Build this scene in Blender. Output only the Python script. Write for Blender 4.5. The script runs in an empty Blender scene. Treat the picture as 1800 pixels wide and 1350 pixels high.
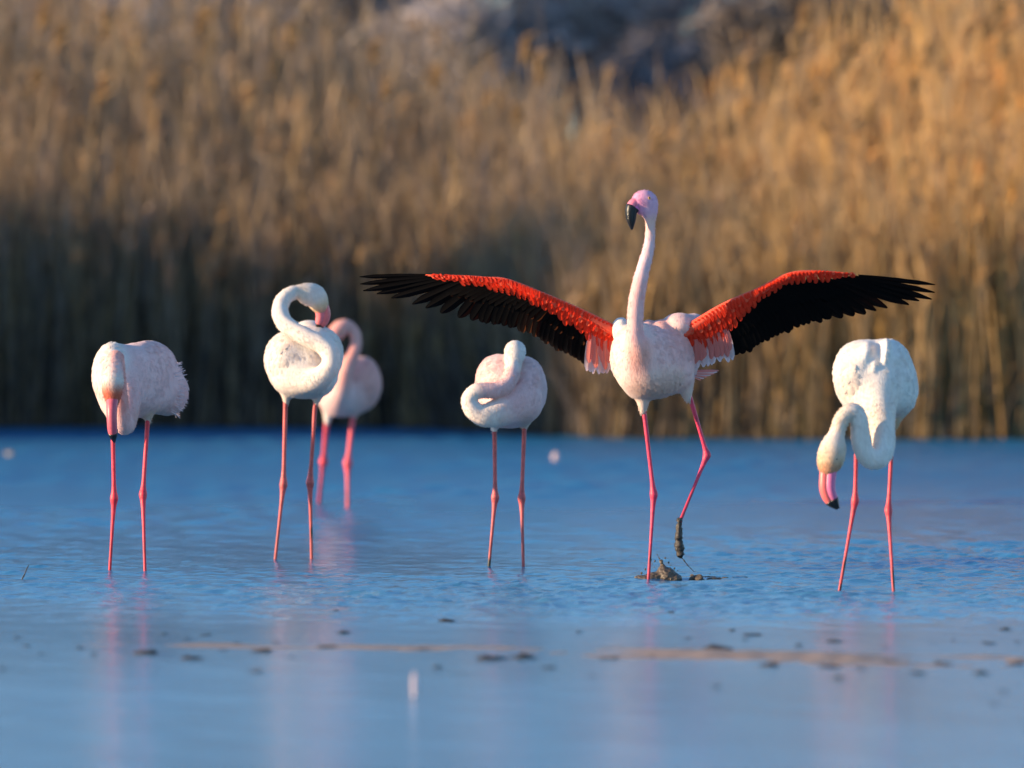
import bpy, math, random
import numpy as np
from mathutils import Vector, Matrix

rng = np.random.default_rng(7)
random.seed(7)
scn = bpy.context.scene
COL = scn.collection

# ------------------------------------------------------------------ camera
FPX = 9400.0            # focal length in photograph pixels
HZ = 540.0              # horizon row
CAM_H = 1.0
FOCUS = 19.9
cam = bpy.data.cameras.new('camera')
cam.sensor_width = 36.0
cam.lens = 36.0 * FPX / 1800.0
cam.clip_start = 0.1
cam.clip_end = 6000
cam.dof.use_dof = True
cam.dof.focus_distance = FOCUS
cam.dof.aperture_fstop = 2.0
cam.dof.aperture_blades = 0
camo = bpy.data.objects.new('camera', cam)
COL.objects.link(camo)
camo.location = (0, 0, CAM_H)
camo.rotation_euler = (math.radians(90) - math.atan((675 - HZ) / FPX), 0, 0)
scn.camera = camo

# ------------------------------------------------------------------ world + sun
SUN_EL = math.radians(11.5)
SUN_AZ = math.radians(13.0)     # how far the sun stands on the camera's side of due left
world = bpy.data.worlds.new('World')
scn.world = world
world.use_nodes = True
wn = world.node_tree.nodes
wl = world.node_tree.links
wn.clear()
sky = wn.new('ShaderNodeTexSky')
sky.sky_type = 'NISHITA'
sky.sun_disc = False
sky.sun_elevation = SUN_EL
sky.sun_rotation = math.radians(270) - SUN_AZ
sky.air_density = 1.0
sky.dust_density = 0.0
sky.ozone_density = 4.2
bg = wn.new('ShaderNodeBackground')
bg.inputs['Strength'].default_value = 0.15
wo = wn.new('ShaderNodeOutputWorld')
wl.new(sky.outputs[0], bg.inputs[0])
wl.new(bg.outputs[0], wo.inputs[0])

sun = bpy.data.lights.new('sun', 'SUN')
sun.energy = 4.5
sun.angle = math.radians(0.6)
sun.color = (1.0, 0.73, 0.46)
suno = bpy.data.objects.new('sun', sun)
COL.objects.link(suno)
SDIR = Vector((-math.cos(SUN_AZ) * math.cos(SUN_EL), -math.sin(SUN_AZ) * math.cos(SUN_EL), math.sin(SUN_EL)))
suno.rotation_euler = SDIR.to_track_quat('Z', 'Y').to_euler()
suno.location = SDIR * 60

vs = scn.view_settings
vs.view_transform = 'Standard'
vs.look = 'None'
vs.exposure = 1.0
vs.gamma = 1.0
vs.use_curve_mapping = False
scn.render.engine = 'CYCLES'
scn.cycles.max_bounces = 8
scn.cycles.diffuse_bounces = 4


# ------------------------------------------------------------------ helpers
def lin(r, g, b):
    f = lambda c: (c / 255 / 12.92) if c / 255 <= 0.04045 else ((c / 255 + 0.055) / 1.055) ** 2.4
    return np.array([f(r), f(g), f(b)])


def tag(o, label=None, cat=None, group=None, kind=None):
    if label: o['label'] = label
    if cat: o['category'] = cat
    if group: o['group'] = group
    if kind: o['kind'] = kind
    return o


def mesh_np(name, verts, faces, cols=None, smooth=True):
    """verts (N,3); faces (M,3|4) array or list of such arrays"""
    if isinstance(faces, np.ndarray): faces = [faces]
    faces = [np.asarray(f, dtype=np.int32) for f in faces if len(f)]
    me = bpy.data.meshes.new(name)
    verts = np.asarray(verts, dtype=np.float32)
    me.vertices.add(len(verts))
    me.vertices.foreach_set('co', verts.ravel())
    nl = sum(f.size for f in faces)
    nf = sum(len(f) for f in faces)
    me.loops.add(nl)
    me.polygons.add(nf)
    me.loops.foreach_set('vertex_index', np.concatenate([f.ravel() for f in faces]))
    starts = []
    o = 0
    for f in faces:
        starts.append(o + np.arange(len(f), dtype=np.int32) * f.shape[1])
        o += f.size
    me.polygons.foreach_set('loop_start', np.concatenate(starts))
    if smooth:
        me.polygons.foreach_set('use_smooth', np.ones(nf, dtype=bool))
    me.update(calc_edges=True)
    if cols is not None:
        a = me.color_attributes.new('Col', 'FLOAT_COLOR', 'POINT')
        c = np.ones((len(verts), 4), dtype=np.float32)
        c[:, :3] = cols
        a.data.foreach_set('color', c.ravel())
    return me


def obj(name, me, mats=None, parent=None, loc=None):
    o = bpy.data.objects.new(name, me)
    COL.objects.link(o)
    if mats is not None and me is not None:
        for m in (mats if isinstance(mats, (list, tuple)) else [mats]):
            me.materials.append(m)
    if parent: o.parent = parent
    if loc is not None: o.location = loc
    return o


def empty(name, loc):
    o = bpy.data.objects.new(name, None)
    COL.objects.link(o)
    o.location = loc
    o.empty_display_size = 0.1
    return o


def catmull(pts, n):
    p = np.asarray(pts, float)
    p = np.vstack([2 * p[0] - p[1], p, 2 * p[-1] - p[-2]])
    m = len(p) - 3
    t = np.linspace(0, m, n)
    i = np.clip(t.astype(int), 0, m - 1)
    f = (t - i)[:, None]
    a, b, c, d = p[i], p[i + 1], p[i + 2], p[i + 3]
    return 0.5 * (2 * b + (c - a) * f + (2 * a - 5 * b + 4 * c - d) * f ** 2 + (3 * b - a - 3 * c + d) * f ** 3)


def polyline_at(poly, t):
    """points at fractions t of arc length along polyline"""
    p = np.asarray(poly, float)
    s = np.r_[0, np.cumsum(np.linalg.norm(np.diff(p, axis=0), axis=1))]
    s /= s[-1]
    return np.stack([np.interp(t, s, p[:, k]) for k in range(p.shape[1])], -1)


def tube(path, ra, rb=None, sides=10, up=(0, 0, 1), caps=True):
    """path (n,3), ra radius along 'side', rb along 'normal'"""
    path = np.asarray(path, float)
    n = len(path)
    ra = np.broadcast_to(np.asarray(ra, float), (n,))
    rb = ra if rb is None else np.broadcast_to(np.asarray(rb, float), (n,))
    tan = np.gradient(path, axis=0)
    tan /= np.linalg.norm(tan, axis=1)[:, None] + 1e-12
    u = np.asarray(up, float)
    S, N = [], []
    for k in range(n):
        s = u - tan[k] * (u @ tan[k])
        if np.linalg.norm(s) < 1e-3:
            u = np.array([0.3, 0.9, 0.1]); s = u - tan[k] * (u @ tan[k])
        s /= np.linalg.norm(s)
        S.append(s); N.append(np.cross(tan[k], s))
        u = s
    S, N = np.array(S), np.array(N)
    a = np.linspace(0, 2 * math.pi, sides, endpoint=False)
    v = path[:, None] + S[:, None] * (np.cos(a)[None, :, None] * ra[:, None, None]) + N[:, None] * (np.sin(a)[None, :, None] * rb[:, None, None])
    v = v.reshape(-1, 3)
    i = np.arange(n - 1)[:, None] * sides
    j = np.arange(sides)[None]
    j2 = (j + 1) % sides
    q = np.stack([i + j, i + j2, i + sides + j2, i + sides + j], -1).reshape(-1, 4)
    tri = np.zeros((0, 3), int)
    if caps:
        c0, c1 = len(v), len(v) + 1
        v = np.vstack([v, path[0], path[-1]])
        jj = np.arange(sides); kk = (jj + 1) % sides
        tri = np.vstack([np.stack([kk, jj, np.full(sides, c0)], -1),
                         np.stack([(n - 1) * sides + jj, (n - 1) * sides + kk, np.full(sides, c1)], -1)])
    return v, q, tri


def ribbons(cent, width, side, cols):
    """cent (N,n,3) width (N,n) side (N,3) cols (N,n,3)"""
    N, n, _ = cent.shape
    v = np.stack([cent - side[:, None] * width[..., None] * .5, cent + side[:, None] * width[..., None] * .5], 2).reshape(-1, 3)
    c = np.repeat(cols.reshape(-1, 3), 2, axis=0)
    b = (np.arange(N)[:, None] * n + np.arange(n - 1)[None]) * 2
    q = np.stack([b, b + 1, b + 3, b + 2], -1).reshape(-1, 4)
    return v, q, c


def merge(parts):
    vs_, qs, ts, cs = [], [], [], []
    o = 0
    for p in parts:
        v, q, t, c = p
        vs_.append(v); cs.append(np.broadcast_to(c, (len(v), 3)))
        if q is not None and len(q): qs.append(np.asarray(q) + o)
        if t is not None and len(t): ts.append(np.asarray(t) + o)
        o += len(v)
    f = []
    if qs: f.append(np.vstack(qs))
    if ts: f.append(np.vstack(ts))
    return np.vstack(vs_), f, np.vstack(cs)


# ------------------------------------------------------------------ materials
def nt(name):
    m = bpy.data.materials.new(name)
    m.use_nodes = True
    n = m.node_tree.nodes
    n.clear()
    out = n.new('ShaderNodeOutputMaterial')
    return m, n, m.node_tree.links, out


def attr_mat(name, rough=0.7, noise=40, nmin=0.85, nmax=1.08, bump=0.0, bscale=300, bdist=0.002, stretch=(1, 1, 1),
             trans=0.0, sheen=0.0, spec=0.3, tint=None, tcol=None, sss=0.0, coat=0.0, cstretch=None):
    m, n, l, out = nt(name)
    at = n.new('ShaderNodeAttribute'); at.attribute_name = 'Col'
    tc = n.new('ShaderNodeTexCoord')
    nz = n.new('ShaderNodeTexNoise'); nz.inputs['Scale'].default_value = noise; nz.inputs['Detail'].default_value = 4
    if cstretch:
        cm_ = n.new('ShaderNodeMapping'); cm_.inputs['Scale'].default_value = cstretch
        l.new(tc.outputs['Object'], cm_.inputs[0]); l.new(cm_.outputs[0], nz.inputs['Vector'])
    else:
        l.new(tc.outputs['Object'], nz.inputs['Vector'])
    mr = n.new('ShaderNodeMapRange'); mr.inputs[1].default_value = .3; mr.inputs[2].default_value = .7
    mr.inputs[3].default_value = nmin; mr.inputs[4].default_value = nmax
    l.new(nz.outputs[0], mr.inputs[0])
    mx = n.new('ShaderNodeVectorMath'); mx.operation = 'SCALE'
    if tint is None:
        l.new(at.outputs['Color'], mx.inputs[0])
    else:
        mx.inputs[0].default_value = tint
    l.new(mr.outputs[0], mx.inputs['Scale'])
    p = n.new('ShaderNodeBsdfPrincipled')
    l.new(mx.outputs[0], p.inputs['Base Color'])
    p.inputs['Roughness'].default_value = rough
    p.inputs['Specular IOR Level'].default_value = spec
    p.inputs['Sheen Weight'].default_value = sheen
    p.inputs['Coat Weight'].default_value = coat
    p.inputs['Coat Roughness'].default_value = 0.25
    if sss:
        p.inputs['Subsurface Weight'].default_value = sss
        p.inputs['Subsurface Radius'].default_value = (0.02, 0.008, 0.005)
        p.inputs['Subsurface Scale'].default_value = 1.0
    if bump:
        mp = n.new('ShaderNodeMapping'); mp.inputs['Scale'].default_value = stretch
        l.new(tc.outputs['Object'], mp.inputs[0])
        bz = n.new('ShaderNodeTexNoise'); bz.inputs['Scale'].default_value = bscale; bz.inputs['Detail'].default_value = 3
        l.new(mp.outputs[0], bz.inputs['Vector'])
        bp = n.new('ShaderNodeBump'); bp.inputs['Strength'].default_value = bump; bp.inputs['Distance'].default_value = bdist
        l.new(bz.outputs[0], bp.inputs['Height'])
        l.new(bp.outputs[0], p.inputs['Normal'])
    sh = p
    if trans:
        t = n.new('ShaderNodeBsdfTranslucent')
        if tcol is not None: t.inputs[0].default_value = (*tcol, 1)
        else: l.new(mx.outputs[0], t.inputs[0])
        ms = n.new('ShaderNodeMixShader'); ms.inputs[0].default_value = trans
        l.new(p.outputs[0], ms.inputs[1]); l.new(t.outputs[0], ms.inputs[2])
        sh = ms
    l.new(sh.outputs[0], out.inputs[0])
    return m


M_feather = attr_mat('plumage', rough=.85, noise=110, nmin=.82, nmax=.92, bump=.4, bscale=150, bdist=.004, stretch=(1.5, 1.2, .5), sheen=.1, spec=.12, cstretch=(1.6, 1.2, .35))
M_fuzz = attr_mat('down', rough=.85, noise=60, nmin=.83, nmax=.93, sheen=.2, spec=.1, trans=.25)
M_leg = attr_mat('leg_skin', rough=.42, noise=90, nmin=.82, nmax=1.12, bump=.5, bscale=420, bdist=.0015, spec=.4)
M_bill = attr_mat('bill_horn', rough=.38, noise=120, nmin=.88, nmax=1.08, bump=.25, bscale=260, bdist=.001, spec=.4)
M_eye = attr_mat('eye', rough=.12, spec=.6, tint=lin(235, 180, 110))
M_pupil = attr_mat('pupil', rough=.08, spec=.6, tint=(.01, .01, .01))
M_wing = attr_mat('wing_arm', rough=.6, noise=90, nmin=.8, nmax=1.1, bump=.6, bscale=220, bdist=.003, spec=.25)
M_black = attr_mat('black_flight', rough=.7, noise=60, nmin=.7, nmax=1.3, tint=(.003, .0028, .003), trans=.03, tcol=(.2, .06, .03), spec=.03)
M_brown = attr_mat('brown_flight', rough=.7, noise=60, nmin=.6, nmax=1.4, tint=(.004, .0035, .0035), trans=.17, tcol=(.34, .12, .055), spec=.03)
M_red = attr_mat('red_covert', rough=.6, noise=70, nmin=.85, nmax=1.12, tint=lin(240, 66, 38), trans=.45, spec=.2)
M_redpale = attr_mat('pale_red_covert', rough=.6, noise=70, nmin=.85, nmax=1.12, tint=lin(244, 108, 76), trans=.4, spec=.2)
M_pink = attr_mat('pink_tertial', rough=.65, noise=70, nmin=.9, nmax=1.06, tint=lin(243, 150, 138), trans=.45, spec=.2)
M_whitef = attr_mat('white_tertial', rough=.65, noise=70, nmin=.85, nmax=.98, tint=lin(246, 216, 212), trans=.4, spec=.2)
M_mud = attr_mat('wet_mud', rough=.4, noise=180, nmin=.65, nmax=1.3, tint=lin(92, 80, 66), bump=.8, bscale=260, bdist=.003, spec=.5)
M_darkmud = attr_mat('dark_mud', rough=.42, noise=220, nmin=.6, nmax=1.4, tint=lin(52, 44, 36), bump=.9, bscale=300, bdist=.003, spec=.5)
M_clod = attr_mat('mud_clod', rough=.55, noise=150, nmin=.6, nmax=1.4, tint=lin(58, 52, 48), bump=.8, bscale=200, bdist=.003, spec=.4)
M_reed = attr_mat('dry_reed', rough=.8, noise=6, nmin=.75, nmax=1.2, trans=.28, spec=.1)
M_bark = attr_mat('grey_bark', rough=.9, noise=12, nmin=.7, nmax=1.2, bump=.6, bscale=30, bdist=.01, tint=lin(104, 96, 90), spec=.1)
M_twig = attr_mat('grey_twigs', rough=.9, noise=2, nmin=.75, nmax=1.2, spec=.1)

# ------------------------------------------------------------------ ground and water
def shore(x):
    s = np.clip((np.asarray(x, float) + 1.1) / 2.0, 0, 1)
    s = s * s * (3 - 2 * s)
    return 44.6 * (1 - s) + 40.9 * s - 0.12 * np.clip(x, 0, 8) + .25 * np.sin(np.asarray(x) * 1.7) * .4


def ground():
    xs = np.unique(np.r_[np.linspace(-3000, -40, 8), np.linspace(-40, -12, 20), np.linspace(-12, 12, 90), np.linspace(12, 40, 20), np.linspace(40, 3000, 8)])
    ys = np.unique(np.r_[np.linspace(-400, 0, 5), np.linspace(0, 36, 30), np.linspace(36, 52, 70), np.linspace(52, 120, 30), np.linspace(120, 5500, 10)])
    X, Y = np.meshgrid(xs, ys)
    d = Y - shore(np.clip(X, -12, 12))
    z = np.where(d < 0, -0.06, 0) + np.where(d >= 0, -0.06 + .22 * (1 - np.exp(-np.clip(d, 0, None) / 0.8)), 0)
    z += np.where(d > 0, .03 * np.sin(X * 2.1) * np.sin(Y * 1.7), 0)
    v = np.stack([X, Y, z], -1).reshape(-1, 3)
    nx = len(xs)
    b = (np.arange(len(ys) - 1)[:, None] * nx + np.arange(nx - 1)[None]).reshape(-1)
    q = np.stack([b, b + 1, b + nx + 1, b + nx], -1)
    m, n, l, out = nt('marsh_soil')
    tc = n.new('ShaderNodeTexCoord'); nz = n.new('ShaderNodeTexNoise'); nz.inputs['Scale'].default_value = 1.3; nz.inputs['Detail'].default_value = 6
    l.new(tc.outputs['Object'], nz.inputs['Vector'])
    cr = n.new('ShaderNodeValToRGB')
    cr.color_ramp.elements[0].position = .35; cr.color_ramp.elements[0].color = (.035, .028, .02, 1)
    cr.color_ramp.elements[1].position = .7; cr.color_ramp.elements[1].color = (.09, .07, .045, 1)
    p = n.new('ShaderNodeBsdfPrincipled'); p.inputs['Roughness'].default_value = .8
    l.new(nz.outputs[0], cr.inputs[0]); l.new(cr.outputs[0], p.inputs['Base Color']); l.new(p.outputs[0], out.inputs[0])
    o = obj('ground', mesh_np('ground', v, q), m)
    tag(o, 'dark marshy lagoon bed rising into the bank under the reeds', 'ground', kind='structure')


def water():
    xs = np.unique(np.round(np.r_[-200, -80, -40, -20, -12, np.arange(-8, -5, .25), np.arange(-5, -2.6, .05), np.arange(-2.6, 2.6, .022), np.arange(2.6, 5, .05), np.arange(5, 8.1, .25), 12, 20, 40, 80, 200], 4))
    ys = [-40, -10, 0, 4, 8]
    y = 10.0
    while y < 48:
        ys.append(y)
        y += .05 if y < 16.5 else (.022 if y < 22.5 else .022 + (y - 22.5) * .004)
    ys += [50, 54, 60]
    ys = np.array(ys)
    X, Y = np.meshgrid(xs, ys)
    h = np.zeros_like(X)
    r = np.random.default_rng(3)
    env = np.clip((X + 8) / 2, 0, 1) * np.clip((8 - X) / 2, 0, 1) * np.clip((Y - 10) / 1, 0, 1) * np.clip((48 - Y) / 1, 0, 1)
    calm = .22 + .78 * np.clip((Y - 16.2) / 2.2, 0, 1) ** 1.3      # thin film of water over the mud close to the camera
    patch = .75 + .5 * np.sin(X * .9 + Y * .35 + 1) * np.sin(Y * .8 - X * .3)
    fine = np.clip((23.5 - Y) / 2, 0, 1) * np.clip((Y - 16.4) / .6, 0, 1) * np.clip((2.7 - np.abs(X)) / .3, 0, 1)
    far = np.clip((Y - 23) / 6, 0, 1)
    for lam, amp, cnt, cond in ((.75, .0022, 10, None), (.34, .0025, 16, None), (.36, .0050, 16, far), (.2, .0020, 18, None), (.105, .0020, 26, fine), (.062, .0016, 30, fine)):
        for _ in range(cnt):
            L = lam * r.uniform(.75, 1.35)
            a = r.normal(math.radians(68), math.radians(38))     # mostly travelling towards / away from the camera
            ph = r.uniform(0, 6.28)
            w = np.sin(2 * math.pi / L * (np.cos(a) * X + np.sin(a) * Y) + ph + .6 * np.sin(X * 1.3 + Y * .9 + ph))
            w = w * (amp * 1.4 / math.sqrt(cnt))
            h += w if cond is None else w * cond
    h *= env * calm * patch
    v = np.stack([X, Y, h], -1).reshape(-1, 3)
    nx = len(xs)
    b = (np.arange(len(ys) - 1)[:, None] * nx + np.arange(nx - 1)[None]).reshape(-1)
    q = np.stack([b, b + 1, b + nx + 1, b + nx], -1)
    m, n, l, out = nt('lagoon_water')
    tc = n.new('ShaderNodeTexCoord')
    p = n.new('ShaderNodeBsdfPrincipled')
    sx = n.new('ShaderNodeSeparateXYZ'); l.new(tc.outputs['Object'], sx.inputs[0])
    md = n.new('ShaderNodeMapRange'); md.inputs[1].default_value = 15.0; md.inputs[2].default_value = 20.5
    l.new(sx.outputs['Y'], md.inputs[0])
    mc = n.new('ShaderNodeMix'); mc.data_type = 'RGBA'
    mc.inputs['A'].default_value = (.15, .33, .46, 1)      # silt under the film of water, sky reflection mixed into the colour
    mc.inputs['B'].default_value = (.015, .155, .30, 1)     # deeper water, the reflected sky's blue put into its colour
    l.new(md.outputs[0], mc.inputs['Factor']); l.new(mc.outputs['Result'], p.inputs['Base Color'])
    p.inputs['IOR'].default_value = 1.333
    mp = n.new('ShaderNodeMapping'); mp.inputs['Scale'].default_value = (1, 1.6, 1)
    l.new(tc.outputs['Object'], mp.inputs[0])
    nz = n.new('ShaderNodeTexNoise'); nz.inputs['Scale'].default_value = 42; nz.inputs['Detail'].default_value = 3
    l.new(mp.outputs[0], nz.inputs['Vector'])
    bp = n.new('ShaderNodeBump'); bp.inputs['Strength'].default_value = .5; bp.inputs['Distance'].default_value = .004
    l.new(nz.outputs[0], bp.inputs['Height'])
    n2 = n.new('ShaderNodeTexNoise'); n2.inputs['Scale'].default_value = .8; n2.inputs['Detail'].default_value = 3
    mp2 = n.new('ShaderNodeMapping'); mp2.inputs['Scale'].default_value = (1, .35, 1)
    l.new(tc.outputs['Object'], mp2.inputs[0]); l.new(mp2.outputs[0], n2.inputs['Vector'])
    mr = n.new('ShaderNodeMapRange'); mr.inputs[1].default_value = .3; mr.inputs[2].default_value = .7; mr.inputs[3].default_value = .13; mr.inputs[4].default_value = .21
    l.new(n2.outputs[0], mr.inputs[0])
    rf = n.new('ShaderNodeMapRange'); rf.inputs[1].default_value = 22.0; rf.inputs[2].default_value = 32.0; rf.inputs[3].default_value = 0.0; rf.inputs[4].default_value = .22
    l.new(sx.outputs['Y'], rf.inputs[0])
    ad = n.new('ShaderNodeMath'); ad.operation = 'ADD'
    l.new(mr.outputs[0], ad.inputs[0]); l.new(rf.outputs[0], ad.inputs[1]); l.new(ad.outputs[0], p.inputs['Roughness'])
    l.new(bp.outputs[0], p.inputs['Normal'])
    l.new(p.outputs[0], out.inputs[0])
    o = obj('water', mesh_np('water', v, q), m)
    tag(o, 'shallow rippled blue lagoon water reflecting the sky', 'water', kind='structure')


ground()
water()


def y_of_row(row):
    return FPX * CAM_H / (row - HZ)


# low mud bar just breaking the thin water in front of the birds
def mud_bar():
    xs = np.linspace(-4, 4, 420); ys = np.linspace(13.4, 16.6, 150)
    X, Y = np.meshgrid(xs, ys)
    c = np.interp(X, [-1.6, -.2, .3, 1.0, 1.7], [15.85, 15.7, 15.45, 15.15, 14.9]) + .05 * np.sin(X * 5)
    w = np.interp(X, [-1.6, -.2, .3, 1.0, 1.7], [.16, .22, .32, .42, .62])
    band = np.exp(-((Y - c) / w) ** 2)
    r = np.random.default_rng(5)
    nz = np.zeros_like(X)
    for lam, a, cnt in ((1.3, 1, 8), (.5, .9, 12), (.22, .6, 14), (.1, .35, 14)):
        for _ in range(cnt):
            an = r.normal(math.pi / 2, .75); L = lam * r.uniform(.7, 1.4)
            nz += a / math.sqrt(cnt) * np.sin(2 * math.pi / L * (np.cos(an) * X + np.sin(an) * Y) + r.uniform(0, 6.28))
    strength = np.interp(X, [-1.6, -.8, 0, 1.0], [-.3, .1, .5, 1.0])
    h = -.0055 * (1 - band) - .0028 + band * (.0039 + .0026 * nz) * (.8 + .85 * strength)
    h = np.maximum(h, -.012)
    v = np.stack([X, Y, h], -1).reshape(-1, 3)
    nx = len(xs)
    b = (np.arange(len(ys) - 1)[:, None] * nx + np.arange(nx - 1)[None]).reshape(-1)
    q = np.stack([b, b + 1, b + nx + 1, b + nx], -1)
    o = obj('mud_bar', mesh_np('mud_bar', v, q), attr_mat('bar_mud', rough=.5, noise=14, nmin=.75, nmax=1.2, tint=lin(166, 138, 112), bump=.5, bscale=60, bdist=.004, spec=.35))
    tag(o, 'low wet mud bar breaking the still shallow water', 'mud bar', kind='structure')


mud_bar()

# ------------------------------------------------------------------ reeds
def reed_arrays(n, xr, front, depth, hfun, seed, plume_p=.22, leafn=5, graded=False):
    """mass of dry reeds; front(x) gives the bank line, hfun(x) mean height"""
    r = np.random.default_rng(seed)
    x = r.uniform(*xr, n)
    dd = depth * r.random(n) ** 1.25
    y = front(x) + dd
    ramp = .42 + .58 * np.clip(dd / (depth * .8), 0, 1) if graded else 1.0
    H = hfun(x) * r.normal(1, .13, n) * (1 - .12 * r.random(n)) * ramp
    H = np.clip(H, .5, None)
    base = np.stack([x, y, np.full(n, .02)], -1)
    lean = np.stack([r.normal(.02, .07, n), r.normal(-.02, .06, n), np.zeros(n)], -1)
    az = r.uniform(0, 2 * math.pi, n)
    bend = np.stack([np.cos(az), np.sin(az), np.zeros(n)], -1) * (r.random(n) ** 2 * .22)[:, None]
    # colour per reed
    tone = np.clip(r.normal(1, .15, n), .5, 1.5) * np.interp(x, [-4, 0, 2, 4], [1.0, .97, 1.2, 1.38])  # tone rises to the right: brighter sunlight there painted into the reeds
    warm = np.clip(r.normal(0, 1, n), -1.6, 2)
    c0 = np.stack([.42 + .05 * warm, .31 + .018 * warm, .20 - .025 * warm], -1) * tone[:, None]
    gold = np.interp(x, [-5, 0.2, 2, 4], [0, 0, .8, 1])[:, None]      # warm sunlight on the right-hand stand, put into the reed colour
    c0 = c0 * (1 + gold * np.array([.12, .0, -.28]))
    parts = []

    def at(t):
        return base[:, None] + lean[:, None] * (H[:, None] * t)[..., None] + bend[:, None] * (H[:, None] * t ** 2)[..., None] + np.array([0, 0, 1.]) * (H[:, None] * t)[..., None]
    t = np.linspace(0, 1, 5)[None].repeat(n, 0)
    sd = r.normal(size=(n, 3)); sd[:, 2] = 0; sd[:, 1] *= .35
    sd /= np.linalg.norm(sd, axis=1)[:, None]
    wdt = (np.array([.015, .014, .012, .010, .005])[None] * r.uniform(.8, 1.3, (n, 1)))
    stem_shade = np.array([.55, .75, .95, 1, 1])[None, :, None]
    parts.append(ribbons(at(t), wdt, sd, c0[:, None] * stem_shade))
    # leaves
    for k in range(leafn):
        t0 = r.uniform(.12, .9, n)
        p0 = at(t0[:, None])[:, 0]
        a = r.uniform(0, 2 * math.pi, n)
        L = r.uniform(.4, .95, n)
        out = np.stack([np.cos(a), np.sin(a) * .8, np.zeros(n)], -1)
        droop = r.uniform(-.5, 1.0, n)
        s = np.array([0, .4, 1.])
        cc = p0[:, None] + out[:, None] * (L[:, None] * s * np.array([.22, .22, .30]))[..., None]
        cc[..., 2] += L[:, None] * (np.array([0, .5, .95])[None] * 1.0 - s[None] ** 3 * droop[:, None] * .45)
        side = np.cross(out, r.normal(size=(n, 3)) * .5 + np.array([0, 0, 1.]))
        side /= np.linalg.norm(side, axis=1)[:, None] + 1e-9
        lw = np.array([.011, .017, .002])[None] * r.uniform(.7, 1.35, (n, 1))
        lc = c0 * r.uniform(.86, 1.1, (n, 1))
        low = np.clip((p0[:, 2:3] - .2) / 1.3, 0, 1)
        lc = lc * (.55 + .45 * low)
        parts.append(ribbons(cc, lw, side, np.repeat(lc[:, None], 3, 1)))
    # plumes
    idx = np.where(r.random(n) < plume_p)[0]
    m = len(idx)
    top = at(np.ones((n, 1)))[idx, 0]
    pa = r.uniform(0, 2 * math.pi, m)
    for k in range(12):
        a = pa + r.normal(0, .9, m)
        L = r.uniform(.10, .2, m)
        o = np.stack([np.cos(a) * .35, np.sin(a) * .35, np.ones(m)], -1)
        st = top - np.array([0, 0, 1.]) * r.uniform(0, .16, m)[:, None]
        s = np.array([0, .5, 1.])
        cc = st[:, None] + o[:, None] * (L[:, None] * s)[..., None]
        cc[..., 2] -= (s ** 2)[None] * L[:, None] * .4
        cc[..., 0] += (s ** 2)[None] * L[:, None] * .35
        side = np.cross(o, r.normal(size=(m, 3))); side /= np.linalg.norm(side, axis=1)[:, None]
        pc = c0[idx] * np.array([1.0, .9, .8]) * r.uniform(.8, 1.15, (m, 1))
        parts.append(ribbons(cc, np.array([.006, .018, .004])[None].repeat(m, 0), side, np.repeat(pc[:, None], 3, 1)))
    return parts


def build_mass(name, parts, mat, label, cat, kind='stuff'):
    v, f, c = merge([(p[0], p[1], None, p[2]) for p in parts])
    o = obj(name, mesh_np(name, v, f, c, smooth=False), mat)
    tag(o, label, cat, kind=kind)
    return o


def reed_h(x):
    x = np.asarray(x, float)
    h = np.interp(x, [-14, -4.4, -2.5, -1, .2, 1.2, 2.2, 3.2, 4.2, 9], [3.3, 3.45, 3.35, 3.05, 2.5, 2.2, 2.55, 3.1, 3.5, 3.55])
    return h


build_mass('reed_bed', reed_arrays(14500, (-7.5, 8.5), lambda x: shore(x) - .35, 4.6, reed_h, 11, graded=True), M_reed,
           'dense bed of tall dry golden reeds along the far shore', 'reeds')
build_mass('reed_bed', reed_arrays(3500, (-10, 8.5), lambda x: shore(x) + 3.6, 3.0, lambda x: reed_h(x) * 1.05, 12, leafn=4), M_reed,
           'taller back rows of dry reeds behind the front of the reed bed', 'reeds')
# unseen stands added beyond the left edge to keep the low sun off the bank
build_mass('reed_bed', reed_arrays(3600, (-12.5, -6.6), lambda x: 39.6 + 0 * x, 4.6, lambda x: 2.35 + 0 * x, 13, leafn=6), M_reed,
           'unseen stand of shorter reeds added to shade the foot of the bank', 'reeds')
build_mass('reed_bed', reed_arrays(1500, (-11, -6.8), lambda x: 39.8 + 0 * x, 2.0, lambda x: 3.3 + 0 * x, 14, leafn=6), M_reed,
           'unseen tall reeds added to shade the middle of the reed bed', 'reeds')
# shorter dead growth at the foot of the reeds, its colour darkened for shade
def foot_arrays(n, seed):
    r = np.random.default_rng(seed)
    x = r.uniform(-11, 8.5, n)
    y = shore(x) - .3 + 1.4 * r.random(n) ** 1.2
    H = r.uniform(.25, .95, n) * np.interp(x, [-5, 0, 1, 5], [1.15, 1.15, .95, .85])
    base = np.stack([x, y, np.full(n, -.02)], -1)
    a = r.uniform(0, 6.28, n); rad = r.uniform(.05, .5, n)
    s = np.array([0, .55, 1.])
    o = np.stack([np.cos(a) * rad, np.sin(a) * rad, np.ones(n)], -1)
    cc = base[:, None] + o[:, None] * (H[:, None] * s)[..., None]
    cc[..., 2] -= (s ** 3)[None] * (H * rad)[:, None] * .5
    side = np.cross(o, r.normal(size=(n, 3))); side /= np.linalg.norm(side, axis=1)[:, None]
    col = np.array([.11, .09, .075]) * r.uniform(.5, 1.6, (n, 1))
    return [ribbons(cc, np.array([.016, .02, .003])[None].repeat(n, 0), side, np.repeat(col[:, None], 3, 1))]


build_mass('sedge', foot_arrays(16000, 21), M_reed, 'dark rotting sedge and broken stems, darkened further for shade, at the foot of the reeds', 'sedge')


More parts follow.
